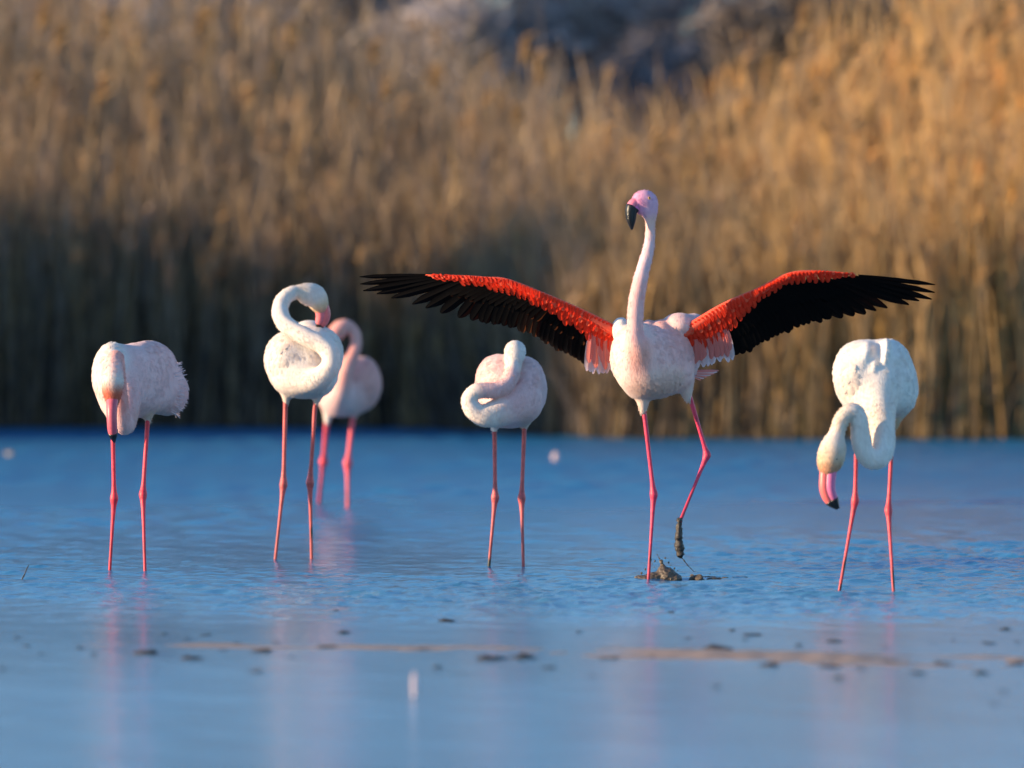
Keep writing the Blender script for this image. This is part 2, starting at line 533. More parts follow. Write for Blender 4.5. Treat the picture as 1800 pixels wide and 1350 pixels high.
# single reeds whose plumes stand out against the shade behind
def make_reed(seed):
    r = np.random.default_rng(seed)
    H = 1.0
    lean = np.array([r.normal(.05, .05), r.normal(0, .04), 0])
    bend = np.array([r.normal(.03, .05), r.normal(0, .04), 0])
    at = lambda t: np.array([0, 0, 0]) + lean * t + bend * t ** 2 + np.array([0, 0, t])
    tone = r.uniform(.85, 1.2)
    c = np.array([.40, .285, .16]) * tone
    path = np.array([at(t) for t in np.linspace(0, 1, 7)])
    v, q, t = tube(path, np.linspace(.0016, .0007, 7), sides=5)
    stem = mesh_np('reed_stem', v, [q, t], np.tile(c, (len(v), 1)))
    parts = []
    for k in range(46):
        a = r.normal(0, 1.1); L = r.uniform(.035, .065)
        o = np.array([math.cos(a) * .4, math.sin(a) * .4, 1.0])
        st = at(1) - np.array([0, 0, r.uniform(-.012, .055)])
        s = np.array([0, .5, 1.])
        cc = st + o * (L * s)[:, None]
        cc[:, 2] -= s ** 2 * L * .45; cc[:, 0] += s ** 2 * L * .4
        sd = np.cross(o, r.normal(size=3)); sd /= np.linalg.norm(sd)
        parts.append(ribbons(cc[None], np.array([[.003, .007, .001]]), sd[None], np.tile(c * np.array([1.0, .9, .78]), (1, 3, 1))))
    v, f, cc = merge([(p[0], p[1], None, p[2]) for p in parts])
    plume = mesh_np('reed_plume', v, f, cc, smooth=False)
    leaves = []
    for k in range(6):
        t0 = r.uniform(.3, .88); a = r.uniform(0, 6.28); L = r.uniform(.08, .15)
        o = np.array([math.cos(a), math.sin(a), 0]); s = np.array([0, .35, .7, 1.])
        cc = at(t0) + o * (L * s * .75)[:, None]
        cc[:, 2] += L * (.55 * s - .6 * s ** 2 * r.uniform(.2, 1.3))
        sd = np.cross(o, np.array([0, 0, 1.])); 
        v, q, c3 = ribbons(cc[None], np.array([[.0035, .006, .004, .0006]]), sd[None], np.tile(c * .9, (1, 4, 1)))
        leaves.append(mesh_np('reed_leaf', v, q, c3, smooth=False))
    for me in [stem, plume] + leaves: me.materials.append(M_reed)
    return stem, plume, leaves


protos = [make_reed(100 + i) for i in range(5)]
rr = np.random.default_rng(31)
# (photo column, photo row of the plume)
plume_spots = [(1420, 28), (1402, 78), (1297, 115), (1475, 130), (1500, 72), (1510, 95), (1585, 45), (1690, 22), (1480, 140), (1290, 218), (935, 82), (952, 122),
               (1135, 238), (1085, 260), (1160, 250), (1250, 270), (1340, 200), (1560, 150), (1620, 60), (1740, 40), (1775, 70), (1655, 95), (860, 200), (1010, 232), (765, 130),
               (690, 150), (200, 40), (45, 60), (140, 150), (70, 130), (290, 140), (520, 60), (610, 90), (400, 170), (355, 30), (85, 20), (1215, 215), (1380, 180), (1440, 210), (1530, 190)]
for i, (px, py) in enumerate(plume_spots):
    x0 = (px - 900) / FPX * 41.0
    Y = float(shore(x0)) - .42 + rr.uniform(-.25, .35)
    st, pl, lv = protos[i % 5]
    H = CAM_H + (HZ - py) / FPX * Y
    e = empty('reed', ((px - 900) / FPX * Y - .09 * H, Y, 0.0))
    e.rotation_euler = (0, 0, rr.uniform(-.5, .5))
    e.scale = (H, H, H)
    tag(e, 'single tall dry reed with a feathery plume at the front of the reed bed', 'reed', 'single plumed reeds')
    obj('stem', st, None, e); obj('plume', pl, None, e)
    for k in range(6): obj('leaf', lv[k], None, e)


# grey leafless trees far behind the reeds
def make_tree(loc, H, spread, seed, tint):
    r = np.random.default_rng(seed)
    root = empty('bare_tree', loc)
    tag(root, 'grey leafless tree standing in shade behind the reed bed', 'tree', 'bare trees behind the reeds')
    parts = []
    tips = []

    def limb(p, d, L, rad, lev):
        n = 5
        pts = [p]
        dd = d.copy()
        for k in range(n):
            dd = dd + r.normal(size=3) * .16 + np.array([0, 0, .05]); dd /= np.linalg.norm(dd)
            pts.append(pts[-1] + dd * L / n)
        pts = np.array(pts)
        parts.append((*tube(pts, np.linspace(rad, rad * .5, n + 1), sides=6), np.zeros(3)))
        if lev >= 3:
            tips.append(pts[2:]); return
        for k in range(4 if lev < 2 else 3):
            i = r.integers(2, n + 1)
            nd = dd * .6 + r.normal(size=3) * .62 * np.array([spread, spread, .6]) + np.array([0, 0, .25])
            nd /= np.linalg.norm(nd)
            limb(pts[i], nd, L * r.uniform(.55, .78), rad * .5, lev + 1)
    limb(np.zeros(3), np.array([r.normal(0, .08), r.normal(0, .08), 1.]), H * .36, H * .02, 0)
    v, f, c = merge(parts)
    obj('trunk', mesh_np('trunk', v, f), M_bark, root)
    P = np.vstack(tips)
    n = 26000
    b = P[r.integers(0, len(P), n)] + r.normal(size=(n, 3)) * .2
    d = r.normal(size=(n, 3)) * np.array([.8, .8, .55]) + np.array([0, 0, .45]); d /= np.linalg.norm(d, axis=1)[:, None]
    L = r.uniform(.2, .55, n)
    cc = b[:, None] + d[:, None] * (L[:, None] * np.array([0, .5, 1.]))[..., None] + (r.normal(size=(n, 3)) * .06)[:, None] * np.array([0, 1, 0.])[None, :, None]
    sd = np.cross(d, r.normal(size=(n, 3))); sd /= np.linalg.norm(sd, axis=1)[:, None]
    col = np.array(tint) * np.array([2.3, 2.1, 1.9]) * r.uniform(.6, 1.35, (n, 1))
    v, q, c = ribbons(cc, np.array([.02, .034, .006])[None].repeat(n, 0), sd, np.repeat(col[:, None], 3, 1))
    obj('crown', mesh_np('crown', v, q, c, smooth=False), M_twig, root)


for i, (x, y, H, sp, tn) in enumerate([(-7.2, 66, 10, 1.2, (.15, .14, .15)), (-2.8, 67, 10, 1.2, (.16, .155, .165)), (1.0, 68, 10, 1.2, (.18, .175, .19)), (4.4, 67, 10, 1.2, (.17, .165, .18)), (7.4, 68, 10, 1.2, (.16, .155, .165)), (-14.5, 62, 8, 1, (.15, .14, .14)), (-9.6, 60, 8.5, 1.1, (.15, .14, .14)), (-5.0, 63, 8.5, 1.1, (.16, .15, .155)), (-.6, 60, 8.5, 1.2, (.17, .165, .18)),
                                      (2.6, 64, 8.5, 1.1, (.18, .18, .2)), (5.4, 58, 8, 1.1, (.10, .09, .085)), (9, 62, 8.5, 1.2, (.15, .14, .15)), (13, 61, 8, 1.1, (.15, .14, .14))]):
    make_tree((x, y, .1), H, sp, 50 + i, tn)


# ------------------------------------------------------------------ implicit-surface bodies
def rotm(yaw=0, pitch=0, roll=0):
    """axes x right, y down(row), z depth ; yaw about row axis, pitch about x, roll about depth (degrees)"""
    a, b, c = map(math.radians, (yaw, pitch, roll))
    Ry = np.array([[math.cos(a), 0, math.sin(a)], [0, 1, 0], [-math.sin(a), 0, math.cos(a)]])
    Rx = np.array([[1, 0, 0], [0, math.cos(b), -math.sin(b)], [0, math.sin(b), math.cos(b)]])
    Rz = np.array([[math.cos(c), -math.sin(c), 0], [math.sin(c), math.cos(c), 0], [0, 0, 1]])
    return Ry @ Rx @ Rz


class Blob:
    """union of ellipsoids and tapering tubes, smoothly blended, meshed by surface nets"""
    def __init__(self):
        self.pr = []

    def ell(self, c, r, col, k=10, yaw=0, pitch=0, roll=0, sub=False):
        self.pr.append(('e', np.array(c, float), np.array(r, float), np.array(col, float), k, rotm(yaw, pitch, roll), sub))

    def tube(self, pts, rad, cols, k0=12, k1=4, n=None, kend=.3):
        P = catmull(pts, n or (len(pts) * 5))
        t = np.linspace(0, 1, len(P))
        tk = np.linspace(0, 1, len(pts))
        R = catmull(np.array(rad, float)[:, None], len(P))[:, 0]
        C = np.stack([np.interp(t, tk, np.array(cols)[:, j]) for j in range(3)], -1)
        K = np.interp(t, [0, kend, 1], [k0, k1, k1])
        if len(P) >= 60:      # faint bumps where the long neck bones meet
            R = R * (1 + .012 * np.sin(t * 62) + .012 * np.sin(t * 37 + 1))
        self.pr.append(('t', P, R, C, K))

    @staticmethod
    def d_ell(p, c, r, R):
        q = (p - c) @ R
        k0 = np.linalg.norm(q / r, axis=-1)
        k1 = np.linalg.norm(q / (r * r), axis=-1)
        return k0 * (k0 - 1) / (k1 + 1e-6)

    @staticmethod
    def d_seg(p, a, b, ra, rb):
        ab = b - a
        h = np.clip(((p - a) @ ab) / (ab @ ab + 1e-9), 0, 1)
        return np.linalg.norm(p - a - h[..., None] * ab, axis=-1) - (ra + (rb - ra) * h), h

    def bounds(self):
        lo, hi = [], []
        for p in self.pr:
            if p[0] == 'e':
                if p[6]: continue
                e = np.sqrt(((p[5] * p[2]) ** 2).sum(1))
                lo.append(p[1] - e); hi.append(p[1] + e)
            else:
                lo.append((p[1] - p[2][:, None]).min(0)); hi.append((p[1] + p[2][:, None]).max(0))
        return np.min(lo, 0) - 8, np.max(hi, 0) + 8

    @staticmethod
    def smin(a, b, k):
        h = np.clip(.5 + .5 * (b - a) / k, 0, 1)
        return b * (1 - h) + a * h - k * h * (1 - h)

    def mesh(self, vox=2.4, disp=None):
        lo, hi = self.bounds()
        n = np.ceil((hi - lo) / vox).astype(int) + 1
        ax = [lo[i] + np.arange(n[i]) * vox for i in range(3)]
        D = np.full(tuple(n), 60.0, dtype=np.float32)

        def sl(a, b, m):
            s = []
            for i in range(3):
                i0 = max(0, int((a[i] - m - lo[i]) / vox)); i1 = min(n[i], int((b[i] + m - lo[i]) / vox) + 2)
                s.append(slice(i0, i1))
            return tuple(s)

        def pts(s):
            g = np.meshgrid(ax[0][s[0]], ax[1][s[1]], ax[2][s[2]], indexing='ij')
            return np.stack(g, -1).astype(np.float32)
        for p in self.pr:
            if p[0] == 'e':
                e = np.sqrt(((p[5] * p[2]) ** 2).sum(1))
                s = sl(p[1] - e, p[1] + e, p[4] + 6)
                d = self.d_ell(pts(s), p[1], p[2], p[5])
                D[s] = -self.smin(-D[s], d, p[4]) if p[6] else self.smin(D[s], d, p[4])
            else:
                P, R, K = p[1], p[2], p[4]
                T = np.full(tuple(n), 60.0, dtype=np.float32)
                KK = np.full(tuple(n), float(K[-1]), dtype=np.float32)
                for i in range(len(P) - 1):
                    a, b = P[i], P[i + 1]
                    m = max(R[i], R[i + 1]) + K[i] + 6
                    s = sl(np.minimum(a, b), np.maximum(a, b), m)
                    d, h = self.d_seg(pts(s), a, b, R[i], R[i + 1])
                    better = d < T[s]
                    T[s] = np.where(better, d, T[s])
                    KK[s] = np.where(better, K[i] + (K[i + 1] - K[i]) * h, KK[s])
                D = self.smin(D, T, KK)
        if disp is not None:
            D = D - disp(np.stack(np.meshgrid(*ax, indexing='ij'), -1))
        # surface nets
        sg = D < 0
        c = [sg[i:n[0] - 1 + i, j:n[1] - 1 + j, k:n[2] - 1 + k] for i in (0, 1) for j in (0, 1) for k in (0, 1)]
        cnt = sum(x.astype(np.int8) for x in c)
        act = (cnt > 0) & (cnt < 8)
        I, J, K_ = np.where(act)
        idx = np.full(act.shape, -1, dtype=np.int64); idx[act] = np.arange(len(I))
        acc = np.zeros((len(I), 3)); w = np.zeros(len(I))
        corners = [(i, j, k) for i in (0, 1) for j in (0, 1) for k in (0, 1)]
        for a in corners:
            for b in corners:
                df = [b[q] - a[q] for q in range(3)]
                if sum(abs(x) for x in df) != 1 or min(df) < 0: continue
                da = D[I + a[0], J + a[1], K_ + a[2]]; db = D[I + b[0], J + b[1], K_ + b[2]]
                cr = (da < 0) != (db < 0)
                t = np.where(cr, da / np.where(cr, da - db, 1), 0)
                pt = np.array(a)[None] + t[:, None] * np.array(df)[None]
                acc += np.where(cr[:, None], pt, 0); w += cr
        V = (np.stack([I, J, K_], -1) + acc / w[:, None]) * vox + lo
        quads = []
        for axn in range(3):
            o1, o2 = [(1, 2), (2, 0), (0, 1)][axn]
            s0 = [slice(1, n[q] - 1) for q in range(3)]; s0[axn] = slice(0, n[axn] - 1)
            s1 = list(s0); s1[axn] = slice(1, n[axn])
            A, B = sg[tuple(s0)], sg[tuple(s1)]
            for flip, msk in ((False, A & ~B), (True, ~A & B)):
                e = np.stack(np.where(msk), -1)
                e = e + np.array([s.start for s in s0])

                def cell(d1, d2):
                    q = e.copy(); q[:, o1] -= d1; q[:, o2] -= d2
                    return idx[q[:, 0], q[:, 1], q[:, 2]]
                f = np.stack([cell(0, 0), cell(1, 0), cell(1, 1), cell(0, 1)], -1)
                if flip: f = f[:, ::-1]
                quads.append(f)
        Q = np.vstack(quads)
        Q = Q[(Q >= 0).all(1)]
        # light smoothing
        for _ in range(2):
            e = np.vstack([Q[:, [0, 1]], Q[:, [1, 2]], Q[:, [2, 3]], Q[:, [3, 0]]])
            s = np.zeros_like(V); m = np.zeros(len(V))
            for q in range(3):
                s[:, q] = np.bincount(e[:, 0], V[e[:, 1], q], len(V)) + np.bincount(e[:, 1], V[e[:, 0], q], len(V))
            m = np.bincount(e[:, 0], minlength=len(V)) + np.bincount(e[:, 1], minlength=len(V))
            V = V * .5 + .5 * s / m[:, None]
        return V, Q, self.colour(V)

    def colour(self, V, sharp=4.0):
        W = np.zeros(len(V)); Cc = np.zeros((len(V), 3))
        for p in self.pr:
            if p[0] == 'e':
                if p[6]: continue
                d = self.d_ell(V, p[1], p[2], p[5]); c = p[3][None]
            else:
                best = np.full(len(V), 1e3); c = np.zeros((len(V), 3))
                for i in range(len(p[1]) - 1):
                    d, h = self.d_seg(V, p[1][i], p[1][i + 1], p[2][i], p[2][i + 1])
                    b = d < best
                    best = np.where(b, d, best)
                    c = np.where(b[:, None], p[3][i] + (p[3][i + 1] - p[3][i]) * h[:, None], c)
                d = best
            w = np.exp(-np.clip(d, -2, 60) / sharp)
            W += w; Cc += w[:, None] * c
        return Cc / W[:, None]


def vnormals(V, Q):
    n = np.cross(V[Q[:, 2]] - V[Q[:, 0]], V[Q[:, 3]] - V[Q[:, 1]])
    N = np.zeros_like(V)
    for k in range(4):
        for q in range(3): N[:, q] += np.bincount(Q[:, k], n[:, q], len(V))
    return N / (np.linalg.norm(N, axis=1)[:, None] + 1e-9)


def fuzz(V, Q, C, n, length, flow, seed, lift=.09, mask=None):
    """short feather barbs lying along the plumage; V in metres"""
    r = np.random.default_rng(seed)
    N = vnormals(V, Q)
    area = np.linalg.norm(np.cross(V[Q[:, 2]] - V[Q[:, 0]], V[Q[:, 3]] - V[Q[:, 1]]), axis=1)
    if mask is not None: area = area * mask(V[Q].mean(1))
    f = r.choice(len(Q), n, p=area / area.sum())
    u, v = r.random((n, 1)), r.random((n, 1))
    q = Q[f]
    bil = lambda A: (A[q[:, 0]] * (1 - u) + A[q[:, 1]] * u) * (1 - v) + (A[q[:, 3]] * (1 - u) + A[q[:, 2]] * u) * v
    p, nn, cc = bil(V), bil(N), bil(C)
    nn /= np.linalg.norm(nn, axis=1)[:, None]
    fl = flow(p) + r.normal(size=(n, 3)) * .16
    fl -= nn * (fl * nn).sum(1)[:, None]
    fl /= np.linalg.norm(fl, axis=1)[:, None] + 1e-9
    d = fl + nn * lift * r.uniform(.3, 1.3, (n, 1)); d /= np.linalg.norm(d, axis=1)[:, None]
    sd = np.cross(nn, fl)
    L = length * r.uniform(.6, 1.4, (n, 1)); w = L * .13
    p = p - nn * .0008
    verts = np.stack([p - sd * w, p + sd * w, p + d * L * .6 + sd * w * .7, p + d * L], 1).reshape(-1, 3)
    b = np.arange(n) * 4
    tri = np.vstack([np.stack([b, b + 2, b + 1], -1), np.stack([b, b + 3, b + 2], -1)])
    return verts, tri, np.repeat(cc * r.uniform(.91, 1.02, (n, 1)), 4, 0), np.repeat(nn, 4, 0)


def contour(V, Q, C, vm, n, length, flow, seed):
    """broad overlapping contour feathers lying flat on the trunk; vm marks the vertices that belong to it"""
    r = np.random.default_rng(seed)
    N = vnormals(V, Q)
    area = np.linalg.norm(np.cross(V[Q[:, 2]] - V[Q[:, 0]], V[Q[:, 3]] - V[Q[:, 1]]), axis=1) * (vm[Q].min(1) > 0)
    f = r.choice(len(Q), n, p=area / area.sum())
    p, nn, cc = V[Q[f]].mean(1), N[Q[f]].mean(1), C[Q[f]].mean(1)
    nn /= np.linalg.norm(nn, axis=1)[:, None]
    fl = flow + r.normal(size=(n, 3)) * .12
    fl -= nn * (fl * nn).sum(1)[:, None]; fl /= np.linalg.norm(fl, axis=1)[:, None] + 1e-9
    sd = np.cross(nn, fl)
    L = length * r.uniform(.7, 1.3, (n, 1)); w = L * .3
    p = p - nn * .0012
    P = [p - sd * w * .5, p + sd * w * .5, p + fl * L * .55 + sd * w + nn * .001, p + fl * L * .9 + sd * w * .55 + nn * .0012, p + fl * L + nn * .0013, p + fl * L * .9 - sd * w * .55 + nn * .0012, p + fl * L * .55 - sd * w + nn * .001, p + fl * L * .5 + nn * .0022]
    v = np.stack(P, 1).reshape(-1, 3)
    b = np.arange(n)[:, None] * 8
    ring = [0, 1, 2, 3, 4, 5, 6]
    tri = np.vstack([np.concatenate([b + ring[(k + 1) % 7], b + ring[k], b + 7], 1) for k in range(7)])
    g = nn + fl * r.normal(.04, .05, (n, 1)) + sd * r.normal(0, .05, (n, 1))
    nr = np.stack([g, g, g + sd * .12, g + fl * .1 + sd * .06, g + fl * .14, g + fl * .1 - sd * .06, g - sd * .12, g], 1).reshape(-1, 3)
    nr /= np.linalg.norm(nr, axis=1)[:, None]
    tone = r.uniform(.97, 1.01, (n, 1, 1)) * np.array([.96, .96, 1.02, 1.03, 1.03, 1.03, 1.02, .98])[None, :, None]
    return v, tri, (cc[:, None] * tone).reshape(-1, 3), nr


# unit feathers: along +X, width along Y, camber along Z
def feather_mesh(name, tip, mat, camber=.18, base=.35, rag=0.0, seed=0):
    r = np.random.default_rng(seed)
    xs = np.array([0, .12, .3, .5, .68, .8, .89, .95, 1.0])
    prof = np.interp(xs, [0, .15, .4, .8, 1], [base, .75, 1, .95, tip])
    prof[-1] = max(.02, tip * .45); prof[-2] = (prof[-2] + prof[-1]) * .6
    v = []
    for x, w in zip(xs, prof):
        j = r.normal(0, rag, 2)
        zc = -.10 * x * x
        v += [(x - .03 * w + j[0] * .03, -.5 * w * (.9 + j[0]), -camber * w + zc), (x, -.02, zc + .02), (x, 0, zc + .055), (x, .02, zc + .02), (x - .03 * w + j[1] * .03, .5 * w * (1 + j[1]), -camber * w + zc)]
    v = np.array(v)
    q = []
    for i in range(len(xs) - 1):
        for k in range(4): q.append((i * 5 + k, i * 5 + k + 1, (i + 1) * 5 + k + 1, (i + 1) * 5 + k))
    me = mesh_np(name, v, np.array(q), np.ones((len(v), 3)) * .5)
    me.materials.append(mat)
    return me


F_prim = [feather_mesh('primary', .42, M_black, .05, .5, .02, i) for i in range(3)]
F_sec = [feather_mesh('secondary', .7, M_black, .06, .6, .03, 10 + i) for i in range(3)]
F_secb = [feather_mesh('secondary', .7, M_brown, .06, .6, .03, 10 + i) for i in range(3)]
F_red = [feather_mesh('covert', .6, M_red, .04, .6, .03, 20 + i) for i in range(3)]
F_redp = [feather_mesh('covert', .6, M_redpale, .04, .6, .03, 30 + i) for i in range(3)]
F_pink = [feather_mesh('tertial', .6, M_pink, .10, .6, .04, 40 + i) for i in range(3)]
F_white = [feather_mesh('tertial', .55, M_whitef, .10, .6, .05, 50 + i) for i in range(3)]


class Bird:
    BED = .06

    def __init__(self, name, label, feet_row, x0, legcol):
        self.Y = y_of_row(feet_row)
        self.s = FPX / self.Y
        self.row, self.x0 = feet_row, x0
        self.root = empty(name, ((x0 - 900) / FPX * self.Y, self.Y, -self.BED))
        tag(self.root, label, 'flamingo', 'flamingos standing in the lagoon')
        self.b = Blob()
        self.legcol = legcol
        self.legs = []

    def m(self, p):
        """design pixels (column,row,depth) -> metres in the bird's own frame"""
        p = np.asarray(p, float)
        return np.stack([(p[..., 0] - self.x0) / self.s, p[..., 2] / self.s, (self.row - p[..., 1]) / self.s + self.BED], -1)

    def leg(self, top, knee, foot, dtop=0, dknee=None, w=1.0, stain=None, submerge=True, mud=None):
        s0 = 470.0
        d_f = (y_of_row(foot[1]) - self.Y) * self.s if submerge else 0
        dk = (dtop * .6 + d_f * .4 + 6) if dknee is None else dknee
        T = np.array([top[0], top[1] - 16, dtop]); K = np.array([knee[0], knee[1], dk]); F = np.array([foot[0], foot[1], d_f])
        if submerge: F2 = F + (F - K) / np.linalg.norm(F - K) * self.BED * self.s
        else: F2 = F
        up = [T + (K - T) * t for t in (0, .3, .6, .82, .92)]
        kn = [K + (T - K) / np.linalg.norm(T - K) * 4, K, K + (F - K) / np.linalg.norm(F - K) * 5, K + (F - K) / np.linalg.norm(F - K) * 11]
        dn = [K + (F2 - K) * t for t in (.2, .4, .7, 1.0)]
        P = np.array(up + kn + dn)
        R = np.array([4.2, 4.0, 3.6, 3.7, 4.8, 6.6, 7.2, 6.5, 4.9, 3.5, 2.9, 2.8, 3.0]) * w
        n = 60
        PP = np.stack([np.interp(np.linspace(0, 1, n), np.linspace(0, 1, len(P)), P[:, k]) for k in range(3)], -1)
        RR = catmull(R[:, None], n)[:, 0]
        # smooth the path a little
        for _ in range(2): PP[1:-1] = PP[1:-1] * .5 + .25 * (PP[:-2] + PP[2:])
        v, q, t = tube(self.m(PP), RR / self.s, sides=12, up=(1, 0, 0))
        pr = np.linspace(0, 1, n)
        c = np.repeat(self.legcol[None], n, 0) * np.interp(pr, [0, .35, .45, .55, .65, 1], [1, 1, .95, .9, 1, .95])[:, None]
        c = c * (1 + .08 * np.sin(pr * 90) + .07 * np.sin(pr * 23 + self.x0))[:, None] * np.where(pr > .86, .8, 1)[:, None]
        c = np.repeat(c, 12, 0); c = np.vstack([c, c[:1], c[-1:]])
        if stain:
            row = self.row - (v[:, 2] - self.BED) * self.s
            sidex = v[:, 0] * self.s + self.x0
            for (r0, r1, side) in stain:
                cx = np.interp(row, PP[:, 1], PP[:, 0]) if PP[0, 1] < PP[-1, 1] else 0
                mk = (row > r0) & (row < r1) & ((sidex - cx) * side > -1.2)
                c[mk] = np.array([.03, .03, .025])
        self.legs.append((v, q, t, c))
        return PP

    def finish(self, vox=2.4, recolour=None, nfuzz=15000, flen=.014, flow=(0.2, .5, -.6), seed=1, mask=None, disp=None):
        V, Q, C = self.b.mesh(vox, disp)
        if recolour: C = recolour(V, C)
        rr_ = np.random.default_rng(seed + 500)
        nz = np.zeros(len(V))
        for _ in range(14):
            kv = rr_.normal(size=3); kv *= 2 * math.pi / rr_.uniform(14, 60) / np.linalg.norm(kv)
            nz += np.sin(V @ kv + rr_.uniform(0, 6.28))
        nz = np.clip(nz / 5, -1, 1)
        C = C * (1 + nz[:, None] * np.array([.012, .035, .035]))
        Vm = self.m(V)
        Q = Q[:, ::-1]     # the row axis points down, so winding flips
        # orientation check
        nrm = np.cross(Vm[Q[:, 2]] - Vm[Q[:, 0]], Vm[Q[:, 3]] - Vm[Q[:, 1]])
        vol = (Vm[Q].mean(1) * nrm).sum()
        if vol < 0: Q = Q[:, ::-1]
        nq = len(Q)
        v, f, c = merge([(Vm, Q, None, C)] + self.legs)
        me = mesh_np('body', v, f, c)
        o = obj('body', me, [M_feather, M_leg], self.root)
        mi = np.zeros(len(me.polygons), dtype=np.int32)
        mi[nq:] = 1
        me.polygons.foreach_set('material_index', mi)
        fl = np.array(flow, float)
        fv, ft, fc, fn = fuzz(Vm, Q, C, nfuzz, flen, lambda p: np.tile(fl, (len(p), 1)), seed, mask=mask)
        fm = mesh_np('down', fv, ft, fc)
        fm.normals_split_custom_set_from_vertices(fn.tolist())
        d = obj('down_feathers', fm, M_fuzz, self.root)
        d['kind'] = 'stuff'
        vm = np.zeros(len(V))
        for p in self.b.pr:
            if p[0] == 'e' and p[2].min() > 24 and not p[6]:
                vm = np.maximum(vm, Blob.d_ell(V, p[1], p[2], p[5]) < 3.0)
        for p in self.b.pr:
            if p[0] == 't' and len(p[1]) >= 60:
                k0 = int(len(p[1]) * .22)
                dm = np.full(len(V), 1e3)
                for i in range(k0, len(p[1]) - 1): dm = np.minimum(dm, Blob.d_seg(V, p[1][i], p[1][i + 1], p[2][i], p[2][i + 1])[0])
                vm = vm * (dm > 3.5)
        fv, ft, fc, fn = contour(Vm, Q, C, vm, 800, .028, fl, seed + 40)
        fm = mesh_np('contour', fv, ft, fc)
        fm.normals_split_custom_set_from_vertices(fn.tolist())
        d = obj('contour_feathers', fm, M_fuzz, self.root)
        d['kind'] = 'stuff'
        self.body = o
        return o

    def bill(self, path, half, side, upper_cols, black_from=.72, lower=True, split=.0):
        """bent bill: path (px) of the centre line, half = (half height list, half width list)"""
        n = 26
        P = catmull(path, n)
        hh = catmull(np.array(half[0], float)[:, None], n)[:, 0]
        hw = catmull(np.array(half[1], float)[:, None], n)[:, 0]
        Pm = self.m(P)
        side = np.array(side, float); side = np.array([side[0], side[2], -side[1]]); side /= np.linalg.norm(side)
        tan = np.gradient(Pm, axis=0); tan /= np.linalg.norm(tan, axis=1)[:, None]
        up = np.cross(tan, side); up /= np.linalg.norm(up, axis=1)[:, None]
        t = np.linspace(0, 1, n)
        kb = int(black_from * n)
        for nm, sgn, colr in (('upper_bill', 1, upper_cols[0]), ('lower_bill', -1, upper_cols[1])):
            cen = Pm + up * (sgn * hh * .33 / self.s)[:, None]
            v, q, tr = tube(cen, hw / self.s * (1 if sgn > 0 else .92), hh / self.s * .66, sides=12, up=side)
            o = obj(nm, mesh_np(nm, v[:], [q, tr], np.tile(colr, (len(v), 1))), M_bill, self.root)
            cen2 = cen[kb:]
            v, q, tr = tube(cen2, np.maximum(hw[kb:] * 1.06 + .15, .5) / self.s, np.maximum(hh[kb:] * .71 + .15, .4) / self.s, sides=12, up=side)
            tp = obj('bill_tip', mesh_np('bill_tip', v, [q, tr], np.tile(np.array([.012, .012, .013]), (len(v), 1))), M_bill, o)
            tp['label'] = 'black hooked end of the bill'

    def eye(self, pos, nrm, r=3.0):
        p = self.m(np.array(pos, float)); nr = np.array([nrm[0], nrm[2], -nrm[1]], float); nr /= np.linalg.norm(nr)
        for nm, rad, mt, off in (('eye', r, M_eye, 0), ('pupil', r * .5, M_pupil, r * .62)):
            u = np.linspace(0, math.pi, 7); path = p + nr * (off / self.s) + nr[None] * (np.cos(u)[:, None] * rad * .55 / self.s)
            v, q, t = tube(path, np.maximum(np.sin(u), .02) * rad / self.s, sides=12, up=(0.1, .2, 1))
            me = mesh_np(nm, v, [q, t], np.ones((len(v), 3)))
            if nm == 'eye': eo = obj('eye', me, mt, self.root)
            else: obj('pupil', me, mt, eo)

    def feather(self, base, tip, width, normal, mesh, name, parent, roll=0.0):
        a, b = self.m(np.array(base, float)), self.m(np.array(tip, float))
        X = b - a; L = np.linalg.norm(X); X = X / L
        nv = np.array([normal[0], normal[2], -normal[1]], float)
        Z = nv - X * (nv @ X); Z /= np.linalg.norm(Z)
        if roll:
            Yv = np.cross(Z, X); Z = Z * math.cos(roll) + Yv * math.sin(roll)
        Yv = np.cross(Z, X)
        w = width / self.s
        M = Matrix(((X[0] * L, Yv[0] * w, Z[0] * w, a[0]), (X[1] * L, Yv[1] * w, Z[1] * w, a[1]), (X[2] * L, Yv[2] * w, Z[2] * w, a[2]), (0, 0, 0, 1)))
        o = bpy.data.objects.new(name, mesh)
        COL.objects.link(o)
        o.parent = parent
        o.matrix_local = M
        return o


WHITE = lin(247, 236, 224)
CREAM = lin(248, 232, 217)
PINKW = lin(248, 204, 196)
PINK = lin(248, 180, 166)
DPINK = lin(236, 150, 142)
TAN = lin(226, 196, 158)
RUST = lin(190, 130, 100)


def smooth01(x, a, b):
    t = np.clip((x - a) / (b - a), 0, 1)
    return t * t * (3 - 2 * t)


def mixc(C, col, w):
    return C * (1 - w[:, None]) + np.asarray(col)[None] * w[:, None]


